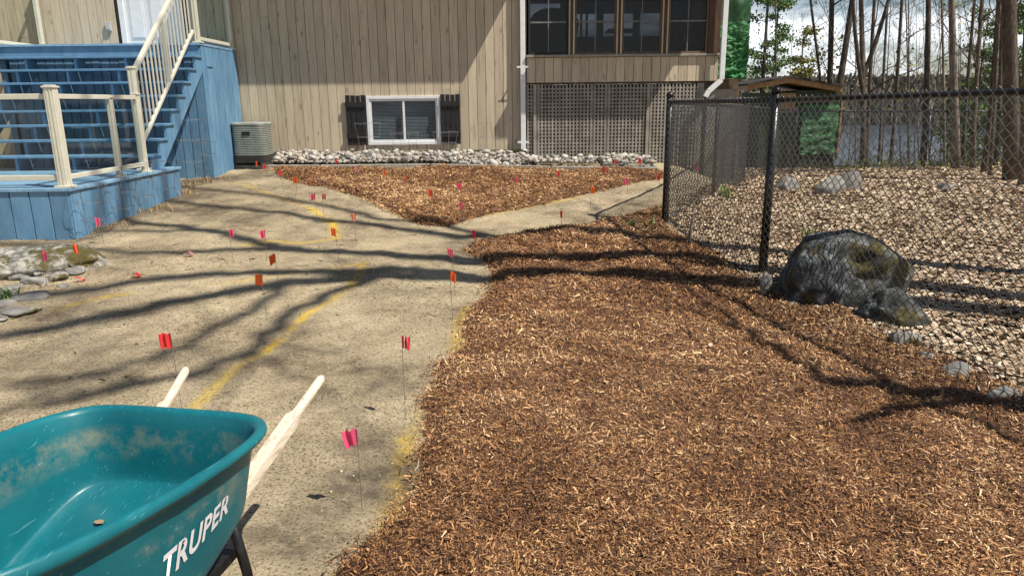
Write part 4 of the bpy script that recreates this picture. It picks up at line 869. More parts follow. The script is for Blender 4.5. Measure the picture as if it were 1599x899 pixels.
# ------------------------------------------------------------------ trees
def tree_mesh(rs, base, h, r0_, lean, nb=12, depth=2, first=.3, curve=.6, twigs=True, spread=1.0, forks=()):
    """returns trunk MB, crown MB (branches and twigs)"""
    T = MB(); C = MB(); ns = 12; ph = rs.uniform(0, 6)
    def tp(t): return Vector((base[0] + lean[0] * t * h + math.sin(t * 5 + ph) * curve * .12 * (t ** .5), base[1] + lean[1] * t * h + math.cos(t * 4 + ph) * curve * .12, base[2] + t * h))
    pts = [tp(k / ns) for k in range(ns + 1)]; pts[0] = Vector((base[0], base[1], base[2] - .2))
    rad = [r0_ * (1 - .82 * (k / ns) ** 1.1) * (1.3 if k == 0 else 1) for k in range(ns + 1)]
    T.tube(pts, rad, 8)
    def branch(p, d, L_, r_, lv):
        n_ = 5 if lv > 0 else 3; q = p.copy(); P = [q.copy()]; dd = d.copy()
        for k in range(n_):
            dd = (dd + Vector((rs.normal(0, .22), rs.normal(0, .22), rs.normal(.08, .16)))).normalized(); dd.z = max(dd.z, .12); q = q + dd * (L_ / n_); P.append(q.copy())
        C.tube(P, [max(r_ * (1 - .8 * k / n_), .003) for k in range(n_ + 1)], 4 if lv > 0 else 3, caps=False)
        if lv > 0:
            for k in range(rs.randint(3, 6)):
                t = rs.uniform(.25, 1); i = min(int(t * n_), n_ - 1); b0 = P[i].lerp(P[i + 1], t * n_ - i)
                nd = (dd + Vector((rs.normal(0, .6), rs.normal(0, .6), rs.normal(.1, .45)))).normalized(); branch(b0, nd, L_ * rs.uniform(.3, .6), r_ * .45, lv - 1)
    for k in range(nb):
        t = first + (1 - first) * (k + rs.rand()) / nb; p = tp(t); an = rs.uniform(0, 2 * math.pi); up = rs.uniform(.2, 1.1)
        d = Vector((math.cos(an), math.sin(an), up)).normalized(); branch(p, d, h * rs.uniform(.10, .22) * spread * (1.2 - t * .5), r0_ * (1 - .8 * t) * rs.uniform(.3, .5), depth)
    for (t0, dxn, L_) in forks:
        p = tp(t0); P = [p]; d = Vector((dxn, 0, 1)).normalized()
        for k in range(8): d = (d + Vector((-dxn * .06, rs.normal(0, .05), .08))).normalized(); P.append(P[-1] + d * L_ / 8)
        C.tube(P, [r0_ * .75 * (1 - .75 * k / 8) for k in range(9)], 7, caps=False)
        for k in range(4): branch(P[2 + k], Vector((rs.normal(dxn, .6), rs.normal(0, .5), .6)).normalized(), L_ * .25, r0_ * .2, depth)
    return T, C
def leaf_cloud(rs, centres, rad, n, size, sq=.6):
    c = np.array(centres)[rs.randint(0, len(centres), n)]; o = rs.normal(0, 1, (n, 3)) * rad * np.array([1, 1, sq]); p = c + o
    V, F_ = leaf_mesh(n, p[:, 0], p[:, 1], p[:, 2], rs.uniform(size * .6, size * 1.4, n), rs, .9); return V, F_
def put_tree(name, D, pxb, pyr, pxt, wpx, label, seed, mat=BARK, h=13, nb=11, depth=2, first=.12, forks=(), group='bare trees between the fence and the lake', buds=0, cat='tree', spread=1.0):
    rs = np.random.RandomState(seed); a = atY(pxb, pyr, D); b_ = atY(pxt, 0, D); bz = float(gz(a[0], D)); zr = a[2]; slope = (b_[0] - a[0]) / (b_[2] - zr)
    bx = a[0] - slope * (zr - bz); t = empty(name, (bx, D, bz)); tag(t, label, cat, group)
    r_ = wpx / 2 / F_PX * D; T, C = tree_mesh(rs, (bx, D, bz), h, r_ * 1.15, (slope, rs.uniform(-.03, .03)), nb, depth, first, forks=forks, spread=spread)
    hb(T, 'trunk', mat, t, smooth=True); hb(C, 'crown', mat, t, smooth=True)
    if buds:
        cc = np.array(C.v)[rs.randint(0, len(C.v), 40)]; V, F_ = leaf_cloud(rs, cc, .35, buds, .09); o = np_mesh('leaves', V, F_, BUDS, None, {'rnd': np.repeat(rs.rand(buds), 7)}); at_world(o, t)
    return t
TR = [  # depth, px at row, row, px at top of frame, width, label
 (24, 1214, 130, 1217, 3.5, 'slim pale trunk above the left end of the shed roof', BARKL, ()),
 (23, 1281, 125, 1262, 5, 'leaning trunk rising behind the middle of the shed roof', BARK, ()),
 (22.5, 1293, 120, 1297, 10, 'straight dark trunk at the right end of the shed roof, left of a close pair', BARK, ()),
 (22, 1311, 130, 1333, 11, 'thick trunk at the right end of the shed roof leaning right', BARK, ()),
 (20, 1347, 200, 1348, 8, 'forked tree dividing into two stems right of the shed', BARK, ((.17, -.35, 6), (.20, .33, 7))),
 (21, 1356, 200, 1372, 6, 'dark tree right beside the forked one', BARK, ()),
 (22, 1375, 190, 1388, 4.5, 'thin crooked tree over the middle of the lake', BARKL, ()),
 (21, 1394, 190, 1409, 5.5, 'slim grey tree leaning right over the lake', BARK, ()),
 (24, 1418, 180, 1412, 3, 'very thin sapling left of the brown lake tree', BARKL, ()),
 (19.5, 1443, 200, 1452, 8.5, 'brown trunk standing before the right part of the lake', BARK, ()),
 (22, 1470, 180, 1466, 4, 'thin pale tree right of the brown lake tree', BARKL, ()),
 (17, 1494, 220, 1492, 10, 'tan trunk with a slight lean before the green shrubs', BARKL, ()),
 (19, 1508, 200, 1520, 5, 'slim tree right of the tan trunk', BARK, ()),
 (17.5, 1522, 220, 1532, 6, 'dark slim tree before the green shrubs', BARK, ()),
 (15.5, 1538, 230, 1552, 6.5, 'dark double trunk tree left of the thickest trunk', BARK, ((.2, -.12, 6),)),
 (18, 1556, 200, 1562, 5, 'thin tree close to the thickest trunk', BARK, ()),
 (13.5, 1582, 230, 1575, 20, 'thickest trunk in the wood at the right', BARK, ()),
 (12.5, 1600, 250, 1606, 10, 'dark trunk cut by the right edge of the photo', BARK, ()),
 (28, 1335, 150, 1338, 3, 'thin distant tree between the leaning trunk and the forked tree', BARKL, ()),
 (30, 1232, 110, 1236, 2.6, 'thin distant tree above the shed roof peak', BARKL, ()),
 (30, 1432, 150, 1428, 2.6, 'thin distant tree over the lake left of the brown trunk', BARKL, ()),
 (27, 1460, 150, 1475, 3, 'thin distant leaning tree over the right of the lake', BARKL, ()),
 (14.5, 1545, 290, 1566, 4, 'sapling rooted in the leaves near the thickest trunk', BARK, ()),
 (32, 1500, 150, 1505, 3, 'thin distant tree behind the tan trunk', BARKL, ()),
 (32, 1252, 110, 1250, 2.6, 'faint distant tree behind the shed roof', BARKL, ()),
]
for i, (D, a, r_, t_, w_, lab, mt, fk) in enumerate(TR):
    put_tree('bare_tree', D, a, r_, t_, w_, lab, 200 + i, mt, h=10.5 if w_ < 4 else 13, nb=11 if w_ < 4 else 15, depth=2, first=.12 if w_ < 8 else .42, spread=1.0 if w_ < 8 else .6, forks=fk, buds=260 if i in (0, 6, 10, 19, 21, 23) else 0)
_rt = np.random.RandomState(99)
for i in range(16):
    D_t = float(_rt.uniform(21, 36)); x_t = 1330 + i * 17.5 + float(_rt.uniform(-7, 7))
    put_tree('bare_tree', D_t, x_t, 180, x_t + float(_rt.uniform(-14, 18)), float(_rt.uniform(2.0, 3.6)), 'thin bare distant tree among many alike in front of the lake', 700 + i, BARKL if i % 3 else BARK, h=10, nb=12, depth=2, first=.2, group='thin distant trees before the lake')
def conifer(D, px, label, seed, h=9, dens=1.0, zlow=.1, rad=1.2, mat=NEEDLE, sz=.07):
    rs = np.random.RandomState(seed); p = atY(px, 150, D); bx = p[0]; bz = float(gz(bx, D)); t = tag(empty('conifer', (bx, D, bz)), label, 'tree', 'green trees near the lake')
    T = MB(); T.tube([(bx, D, bz - .2), (bx + .05, D, bz + h * .5), (bx, D, bz + h)], [.09, .055, .01], 7); B = MB(); cc = []
    for k in range(int(46 * dens)):
        u = zlow + (1 - zlow) * rs.rand(); an = rs.uniform(0, 6.28); L_ = rad * (1.1 - u) * rs.uniform(.5, 1.2) + .2; z = bz + h * u
        e = Vector((bx + math.cos(an) * L_, D + math.sin(an) * L_, z + rs.uniform(-.15, .35))); B.tube([(bx, D, z), Vector((bx, D, z)).lerp(e, .5) + Vector((0, 0, .06)), e], [.014, .009, .003], 3, caps=False)
        for s_ in np.linspace(.35, 1, 6): cc.append(Vector((bx, D, z)).lerp(e, s_))
    hb(T, 'trunk', BARK, t, smooth=True); hb(B, 'branches', BARK, t)
    n = int(7500 * dens); V, F_ = leaf_cloud(rs, [tuple(c) for c in cc], .13, n, sz, .5); o = np_mesh('foliage', V, F_, mat, None, {'rnd': np.repeat(rs.rand(n), 7)}); at_world(o, t)
conifer(25, 1187, 'airy light green pine right of the hanging tarp', 301, 12, .8, .25, 1.0)
conifer(27, 1204, 'thin pine behind the left end of the shed', 302, 11, .7, .2, 1.0)
conifer(26, 1247, 'yellow green leafy young tree above the shed', 303, 7.5, .55, .35, .8, BUDS, .07)
conifer(30, 1490, 'bushy green cedar behind the tan trunk', 304, 7.2, 1.2, .1, 1.5, NEEDLE, .07)
conifer(27, 1525, 'green cedar behind the slim dark trees', 305, 8.5, 1.2, .1, 1.4, NEEDLE, .07)
conifer(24, 1570, 'tall green cedar behind the thickest trunk', 306, 9, 1.2, .1, 1.3, NEEDLE, .07)
conifer(26, 1605, 'green cedar at the right edge behind the trunks', 307, 10, 1.2, .1, 1.3, NEEDLE, .07)
# underbrush on the bank: one mass of tangled twigs
rs = np.random.RandomState(31); mb = MB()
for k in range(620):
    D = rs.uniform(18.3, 21.5); px = rs.uniform(1180, 1640); p = atY(px, 200, D); z = float(gz(p[0], D)); q = Vector((p[0], D, z)); d = Vector((rs.normal(0, .45), rs.normal(0, .3), 1)).normalized(); P = [q.copy()]; L_ = rs.uniform(.3, 1.4)
    for j in range(4): d = (d + Vector((rs.normal(0, .3), rs.normal(0, .3), rs.normal(-.05, .2)))).normalized(); q = q + d * L_ / 4; P.append(q.copy())
    mb.tube(P, [.006, .005, .004, .003, .002], 3, caps=False)
tag(mb.build('underbrush', BARK), 'tangle of thin brown twigs along the lake bank', 'underbrush', kind='stuff')
def low_green(n, fn, label, name, mat, size, seed):
    rs = np.random.RandomState(seed); P = np.array([fn(rs) for _ in range(n)]); V, F_ = leaf_mesh(n, P[:, 0], P[:, 1], P[:, 2], rs.uniform(size * .6, size * 1.4, n), rs, .9)
    tag(np_mesh(name, V, F_, mat, None, {'rnd': np.repeat(rs.rand(n), 7)}), label, 'ground cover', kind='stuff')
def f_(rs):
    c = [(1340, 19.2), (1420, 19), (1500, 18.8), (1385, 18.9), (1560, 18.5)][rs.randint(5)]; p = atY(c[0] + rs.normal(0, 22), 240, c[1] + rs.normal(0, .2)); return (p[0], p[1], float(gz(p[0], p[1])) + abs(rs.normal(0, .16)))
low_green(1500, f_, 'low olive green growth along the lake bank', 'ground_cover', BUDS, .07, 41)

# shadow giving trees that stand right of and behind the photographer
SH = SUN
def cast_tree(anchor, curves, label, seed, r_=.13, extra=10):
    ga = hit(*anchor[:2]); base = (ga[0] + SH[0] * anchor[2], ga[1] + SH[1] * anchor[2])
    rs = np.random.RandomState(seed); t = tag(empty('bare_tree', (base[0], base[1], 0)), label, 'tree', 'tall bare trees beside the yard'); B = np.array(base); T = MB(); C = MB()
    S2 = math.hypot(SH[0], SH[1])
    def lift(p):
        g_ = hit(*p) if len(p) == 2 else np.array([p[0], p[1], p[2]]); h = math.hypot(g_[0] - B[0], g_[1] - B[1]) / S2
        return Vector((g_[0] + SH[0] * h, g_[1] + SH[1] * h, g_[2] + h)), h
    top = 0; allP = []
    for ci, (pts, ra, rb) in enumerate(curves):
        P = [lift(p) for p in pts]; Q = [q for q, h in P]; n_ = len(Q)
        # subdivide with wobble
        R_ = []
        for a, b_ in zip(Q[:-1], Q[1:]):
            for k in range(4): v = a.lerp(b_, k / 4); R_.append(v + (Vector((rs.normal(0, .03), rs.normal(0, .03), 0)) if k else Vector()))
        R_.append(Q[-1]); m = len(R_)
        if ci == 0:
            R_ = [Vector((B[0], B[1], -.2)), Vector((B[0], B[1], 1.5))] + R_; m += 2; T.tube(R_, [ra + (rb - ra) * k / (m - 1) for k in range(m)], 8)
        else: C.tube(R_, [ra + (rb - ra) * k / (m - 1) for k in range(m)], 6, caps=False)
        for k in range(extra):
            i = rs.randint(m // 2, m); p = R_[i].copy(); d = ((R_[i] - R_[i - 1]).normalized() + Vector((rs.normal(0, .5), rs.normal(0, .5), rs.normal(0, .5)))).normalized(); P2 = [p.copy()]; L_ = rs.uniform(.7, 2.6)
            for j in range(5): d = (d + Vector((rs.normal(0, .2), rs.normal(0, .2), rs.normal(0, .2)))).normalized(); p = p + d * L_ / 5; P2.append(p.copy())
            C.tube(P2, [max(.022 * (1 - j / 5.5), .004) for j in range(6)], 3, caps=False)
    hb(T, 'trunk', BARK, t, smooth=True); hb(C, 'crown', BARK, t, smooth=True)
cast_tree((1180, 452, 6.2), [
 ([(1180, 452), (960, 438), (760, 437), (600, 430), (450, 441), (300, 468), (150, 496), (0, 524)], .17, .075),
 ([(760, 437), (640, 422), (520, 424), (400, 426), (250, 434), (120, 455), (0, 466), (-80, 470)], .11, .06),
 ([(600, 432), (520, 455), (450, 490), (410, 530), (330, 580), (200, 600), (60, 640)], .07, .035),
 ([(450, 441), (400, 480), (330, 510), (300, 540), (180, 580), (0, 610)], .06, .03)], 'tall bare forking tree right of the camera, the nearer of the pair by the fence', 51, extra=9)
cast_tree((1180, 428, 6.4), [
 ([(1180, 428), (1060, 410), (900, 412), (760, 410), (620, 402), (520, 393), (430, 384), (300, 358), (190, 342), (140, 325), (90, 315)], .16, .07),
 ([(520, 393), (400, 388), (300, 392), (200, 396), (60, 384), (-40, 378)], .08, .05),
 ([(430, 384), (350, 366), (270, 362), (170, 362), (120, 345), (70, 335)], .07, .045)], 'tall bare tree right of the camera, the farther of the pair by the fence', 52, extra=6)
cast_tree((1180, 396, 7.5), [
 ([(1180, 396), (1060, 384), (960, 372), (880, 366), (780, 372), (700, 368), (600, 352), (500, 342), (400, 326), (290, 318), (200, 306), (140, 300)], .13, .06),
 ([(780, 372), (700, 352), (600, 342), (540, 328), (440, 308), (330, 297), (240, 290), (180, 284)], .075, .05),
 ([(1060, 384), (1000, 368), (960, 345), (930, 330)], .04, .015)], 'bare tree standing off to the right behind the boulder', 53, extra=4)
cast_tree((1599, 648, 3.4), [
 ([(1599, 648), (1450, 626), (1330, 612), (1270, 612)], .10, .04),
 ([(1560, 642), (1500, 640), (1400, 650), (1330, 668)], .05, .02),
 ([(1330, 612), (1260, 606), (1215, 575), (1160, 530), (1110, 498), (1060, 456)], .035, .025)], 'small bare tree just outside the right of the view near the camera', 54, .08, extra=3)

# ------------------------------------------------------------------ small plants, stick, cages
def tuft(px, py, n, h, mat, label, name, seed, spread=.05, wd=.008, cat='plant', group=None):
    rs = np.random.RandomState(seed); p = hit(px, py); mb = MB(); z = float(gz(p[0], p[1])) + .02
    t = tag(empty(name, (p[0], p[1], z)), label, cat, group)
    for k in range(n):
        an = rs.uniform(0, 6.28); b0 = Vector((rs.normal(0, spread), rs.normal(0, spread), -.02)); hh = h * rs.uniform(.5, 1.1); d = Vector((math.cos(an) * .35, math.sin(an) * .35, 1)); m1 = b0 + d * hh * .5; e = b0 + Vector((d.x * 1.6, d.y * 1.6, .9)) * hh
        s_ = Vector((-math.sin(an), math.cos(an), 0)) * wd; mb.add([b0 - s_ * .5, b0 + s_ * .5, m1 + s_, m1 - s_, e], [(0, 1, 2, 3), (3, 2, 4)])
    mb.build('blades', mat, t)
tuft(985, 362, 16, .17, GREENL, 'green sprout on the mulch left of the fence corner post', 'sprout', 1, .03, .011)
tuft(1018, 362, 18, .20, GREENL, 'green sprout on the mulch closest to the fence corner post', 'sprout', 2, .03, .011)
tuft(1000, 366, 16, .08, GREENL, 'tiny green sprout between the two larger sprouts', 'sprout', 3, .02, .009)
tuft(1130, 312, 30, .26, GREENL, 'green grass tuft at the foot of the receding fence', 'grass_tuft', 14, .06, .009)
tuft(1260, 372, 18, .15, GREENL, 'green shoots behind the fence above the dark boulder', 'sprout', 5, .05, .009)
tuft(8, 470, 22, .12, GREENL, 'bright green grass between the stones at the left edge', 'grass_tuft', 6, .05, .008)
tuft(1510, 560, 18, .06, GREENL, 'small green moss patch on the leaves right of the boulder', 'sprout', 7, .05, .012)
DRY = ramp_rnd('dry_stems', [(0, (.12, .08, .045)), (.6, (.33, .23, .11)), (1, (.55, .38, .10))], .8, 30, .2)
for i, (a, b_, l_) in enumerate(((170, 358, 'dry brown weeds at the deck corner beside the pink flag'), (240, 330, 'dry yellow weeds at the middle of the blue deck side'), (285, 305, 'dry weeds at the far end of the blue deck side'), (305, 290, 'brown dead stems near the blue enclosure'), (330, 282, 'brown dead stems at the corner of the blue enclosure'))): tuft(a, b_, 46, .11, DRY, l_, 'dry_weeds', 60 + i, .12, .005)
sp = hit(1075, 392); mb = MB().tube([(0, 0, -.05), (.01, 0, .2), (.05, .02, .45)], [.018, .016, .012], 6); o = mb.build('stick', BARKL, smooth=True); o.location = (sp[0], sp[1], float(gz(sp[0], sp[1]))); tag(o, 'short broken stick standing in the mulch by the fence', 'stick')
def cage(px, py, h, r_, label, seed, flip=False, wr=.0022, tilt=(0, 0)):
    rs = np.random.RandomState(seed); p = hit(px, py); t = tag(empty('plant_cage', (p[0], p[1], float(gz(p[0], p[1])))), label, 'plant cage', 'thin wire plant cages in the beds'); t.rotation_euler = (tilt[0], tilt[1], rs.uniform(0, 3))
    for k, f in enumerate((.35, .68, .98)):
        rr = r_ * (.55 + .45 * f); mb = MB().tube([(rr * math.cos(a), rr * math.sin(a), h * f + .006 * math.sin(3 * a)) for a in np.linspace(0, 2 * math.pi, 25)], wr, 4, caps=False); mb.build('ring', RUSTW if seed % 2 else GALV, t)
    for k in range(4):
        a = k * math.pi / 2 + .3; mb = MB().tube([(r_ * .35 * math.cos(a), r_ * .35 * math.sin(a), -.05), (r_ * 1.0 * math.cos(a) * .99, r_ * .99 * math.sin(a), h)], wr, 4); mb.build('leg', RUSTW if seed % 2 else GALV, t)
cage(150, 372, .55, .17, 'wire plant cage at the near corner of the blue deck side', 1)
cage(196, 350, .55, .18, 'wire plant cage against the middle of the blue deck side', 3)
cage(228, 334, .6, .17, 'wire plant cage against the far half of the blue deck side', 5)
cage(262, 318, .55, .16, 'wire plant cage at the far end of the blue deck side', 7)
cage(305, 288, .95, .22, 'tall wire plant cage in front of the blue enclosure', 2)
cage(322, 284, .6, .2, 'low wire plant cage at the corner of the blue enclosure', 9)
cage(578, 262, .75, .22, 'wire plant cage in front of the left shutter', 4)
cage(634, 264, .6, .24, 'wire plant cage in front of the basement window', 6)
cage(697, 262, .6, .22, 'wire plant cage in front of the right shutter', 8)
cage(764, 262, .75, .2, 'wire plant cage between the window and the downspout', 10)

# ------------------------------------------------------------------ marker flags
def flag(px, py, colr, label, h=.36, seed=0, striped=False, lying=False, wpx=None, tall=1.0):
    rs = np.random.RandomState(seed + 500)
    if lying:
        p = hit(px, py); t = empty('marker_flag', (p[0], p[1], float(gz(p[0], p[1])) + .02), rs.uniform(-.3, .3)); W = .085; H = .055; nn = 9; vs = []
        for j in range(2):
            for i in range(nn): u = i / (nn - 1); vs.append((-W / 2 + W * u, (j - .5) * H + .004 * math.sin(u * 9), .012 + .012 * math.sin(u * 7 + seed + j)))
        MB().add(vs, [(i, i + 1, nn + i + 1, nn + i) for i in range(nn - 1)]).build('flag_sheet', FLAGM[colr], t, smooth=True)
        MB().tube([(W / 2, 0, .01), (W / 2 + .3, .05, .0)], .0013, 5).build('wire_stem', RUSTW, t)
    else:
        p = hit(px, py, h - .045); z = float(gz(p[0], p[1])); t = empty('marker_flag', (p[0], p[1], z), 0); lean = rs.normal(0, .05); D = math.hypot(p[0], p[1])
        wr = .0015 if D < 5 else .0019
        MB().tube([(-lean * h, 0, -.03), (-lean * h * .4, .0, h * .5), (0, 0, h)], wr, 5).build('wire_stem', RUSTW, t)
        W = rs.uniform(.04, .06) * (1 if not wpx else wpx); H = rs.uniform(.065, .085) * tall; nn = 15; fold = rs.randint(3, 6); sg = -1 if rs.rand() < .75 else 1; sag = rs.uniform(-.3, .45); mt = FLAGM[colr]
        def sheet(u0, u1, m_, nm, par, dy=0):
            vs = []
            for j in range(4):
                for i in range(nn):
                    u = u0 + (u1 - u0) * i / (nn - 1); v = j / 3; ph_ = u * math.pi * fold + v * (1.6 if seed % 2 else -1.1) + seed; vs.append((sg * W * u * (1 - .13 * (1 - v) * (seed % 3)), dy + .009 * math.sin(ph_) * (.35 + u) - .1 * W * u, h - H * (1 - v) - sag * W * u * (1.5 - .5 * v) + .004 * math.sin(ph_ * 1.7 + seed)))
            return MB().add(vs, [(j * nn + i, j * nn + i + 1, (j + 1) * nn + i + 1, (j + 1) * nn + i) for j in range(3) for i in range(nn - 1)]).build(nm, m_, par, smooth=True)
        sheet(0, 1, mt, 'flag_sheet', t)
        if striped:
            fs = t.children[1] if len(t.children) > 1 else t
            for a, b_ in ((.28, .38), (.62, .75)): sheet(a, b_, FLAGM['white'], 'fold_highlight_stripe', fs, -.0015)  # pale strips paint the bright highlights of the folds onto the flag
    tag(t, label, 'flag', 'small marker flags on wire stems'); return t
FL = [
 (268, 534, 'red', 'pink red marker flag on tall wire above the left barrow handle', dict(h=.50)),
 (628, 537, 'red', 'red marker flag with white streaks on a leaning wire right of the barrow', dict(h=.46, striped=True)),
 (558, 685, 'pink', 'crumpled pink marker flag nearest the camera beside the barrow handle', dict(h=.36)),
 (410, 438, 'orange', 'upright orange marker flag on bare soil just above the yellow paint line', dict(h=.34)),
 (703, 432, 'orange', 'orange red marker flag in the wide shadow band near the mulch edge', dict(h=.36)),
 (707, 398, 'pink', 'pink marker flag left of the rounded mulch tip', dict(h=.36)),
 (742, 367, 'red', 'thin red marker flag on the path above the rounded mulch tip', dict(h=.30, wpx=.6)),
 (430, 404, 'orange', 'tilted orange marker flag between the shadow bands', dict(h=.3)),
 (414, 366, 'pink', 'bright pink slanted marker flag, the right one of a pair on the soil', dict(h=.3)),
 (358, 366, 'pink', 'small pink marker flag, the left one of a pair on the soil', dict(h=.3, wpx=.8)),
 (524, 364, 'orange', 'orange red marker flag at the bend of the yellow paint line', dict(h=.34)),
 (555, 342, 'orange', 'orange marker flag with a white edge between shadow bands', dict(h=.34, striped=True)),
 (492, 308, 'pink', 'pink marker flag touching an orange one near the yellow line', dict(h=.32)),
 (503, 309, 'orange', 'orange marker flag touching a pink one near the yellow line', dict(h=.32, striped=True)),
 (482, 288, 'orange', 'narrow orange marker flag at the left tip of the upper mulch', dict(h=.3, wpx=.7)),
 (464, 282, 'orange', 'orange red marker flag left of the narrow orange one', dict(h=.28)),
 (440, 272, 'red', 'red marker flag at the soil edge below the rock bed', dict(h=.26)),
 (416, 261, 'red', 'bright red marker flag in front of the timber edging', dict(h=.24)),
 (402, 256, 'orange', 'small orange marker flag right below the air conditioner', dict(h=.2, wpx=.6)),
 (461, 245, 'pink', 'tiny pink marker flag on the rocks right of the air conditioner', dict(h=.2, wpx=.5)),
 (526, 252, 'red', 'small red marker flag among the rocks left of the left shutter', dict(h=.2, wpx=.7)),
 (557, 265, 'pale', 'small pale pink marker flag below the left shutter', dict(h=.2, wpx=.5)),
 (603, 270, 'orange', 'orange marker flag on the mulch below the basement window', dict(h=.25)),
 (635, 280, 'orange', 'thin orange marker flag on the upper mulch below the window', dict(h=.25, wpx=.5)),
 (675, 302, 'red', 'red square marker flag in the middle of the upper mulch', dict(h=.27)),
 (720, 291, 'pink', 'pinkish red marker flag below the right shutter on the mulch', dict(h=.27)),
 (722, 321, 'pink', 'pink marker flag low in the upper mulch wedge', dict(h=.27)),
 (809, 282, 'pink', 'pink marker flag on the mulch in line with the downspout', dict(h=.25)),
 (874, 272, 'red', 'small red marker flag on the mulch before the left lattice', dict(h=.2, wpx=.8)),
 (923, 297, 'orange', 'orange marker flag at the mulch and path border', dict(h=.27)),
 (980, 283, 'pink', 'pink marker flag on the right tail of the upper mulch', dict(h=.22)),
 (941, 264, 'red', 'red marker flag before the pale upright rock', dict(h=.2, wpx=.8)),
 (964, 253, 'red', 'upright red marker flag against the lattice, the left of two', dict(h=.24, wpx=.8)),
 (1001, 252, 'red', 'upright red marker flag against the lattice, the right of two', dict(h=.24)),
 (1031, 276, 'red', 'red marker flag half behind the fence corner post', dict(h=.26)),
 (878, 335, 'red', 'slim red marker flag in the middle of the sandy path', dict(h=.26, wpx=.6)),
 (1091, 265, 'pink', 'pink marker flag seen through the receding fence', dict(h=.3)),
 (353, 239, 'orange', 'orange marker flag against the blue enclosure boards', dict(h=.3, wpx=.8)),
 (123, 390, 'orange', 'orange marker flag at the right edge of the rock outcrop', dict(h=.26)),
 (66, 402, 'pink', 'pink marker flag standing on the mossy rock outcrop', dict(h=.30)),
 (157, 348, 'pink', 'pink slanted marker flag against the blue deck side', dict(h=.26)),
 (295, 400, 'pale', 'pale pink marker flag lying flat on the soil', dict(lying=True)),
 (214, 434, 'red', 'red marker flag lying flat in a shadow band', dict(lying=True)),
 (126, 440, 'red', 'small red marker flag lying beside the stones', dict(lying=True))]
for i, (a, b_, c, l_, k) in enumerate(FL): flag(a, b_, c, l_, seed=i, **k)

# ------------------------------------------------------------------ wheelbarrow
AX = np.array([.17, .985]); AX /= np.linalg.norm(AX); RV = np.array([AX[1], -AX[0]]); WC = np.array([-1.07, 2.13])
wb = tag(empty('wheelbarrow', (WC[0], WC[1], 0)), 'teal plastic wheelbarrow with pale wooden handles and white lettering', 'wheelbarrow')
wb.rotation_euler = (0, 0, math.atan2(AX[1], AX[0]) )     # local +x = towards the grips, local +y = left of it
def wl(u, v, z): return (u, -v, z)                        # v to the right
L_ = .98
def tray_pt(phi, inset, drop):
    n_ = 5.2; c, s_ = math.cos(phi), math.sin(phi); cu_ = math.copysign(abs(c) ** (2 / n_), c); sv_ = math.copysign(abs(s_) ** (2 / n_), s_)
    lip = inset < 0; ub = 0 - (.10 if lip else .045) * inset; un = -L_ + (.10 if lip else .30) * inset; uc = (ub + un) / 2; a = (ub - un) / 2; u = uc + a * cu_
    wdt = .355 - (.10 if lip else .058) * inset; k = np.clip((-u - .35) / .65, 0, 1); wdt *= (1 - .30 * k ** 1.6); v = wdt * sv_
    rim = .672 + .10 * max(0, -u - .05); fl = .455 + .27 * u
    return u, v, rim + (fl - rim) * drop
prof = [(-.235, .075), (-.27, .045), (-.25, .012), (-.14, -.004), (-.04, .006), (.06, .06), (.3, .3), (.52, .52), (.72, .72), (.86, .88), (.98, .965), (1.12, 1.0)]
def TM(nphi=120):
    mb = MB(); rings = [[wl(*tray_pt(2 * math.pi * k / nphi, i, d)) for k in range(nphi)] for i, d in prof]
    last = rings[-1]; cx = np.mean([p[0] for p in last]); cy = 0
    for f in (.75, .5, .25, .02): rings.append([(cx + (p[0] - cx) * f, p[1] * f, (.455) + .27 * (cx + (p[0] - cx) * f)) for p in last])
    return loft(mb, rings, False)
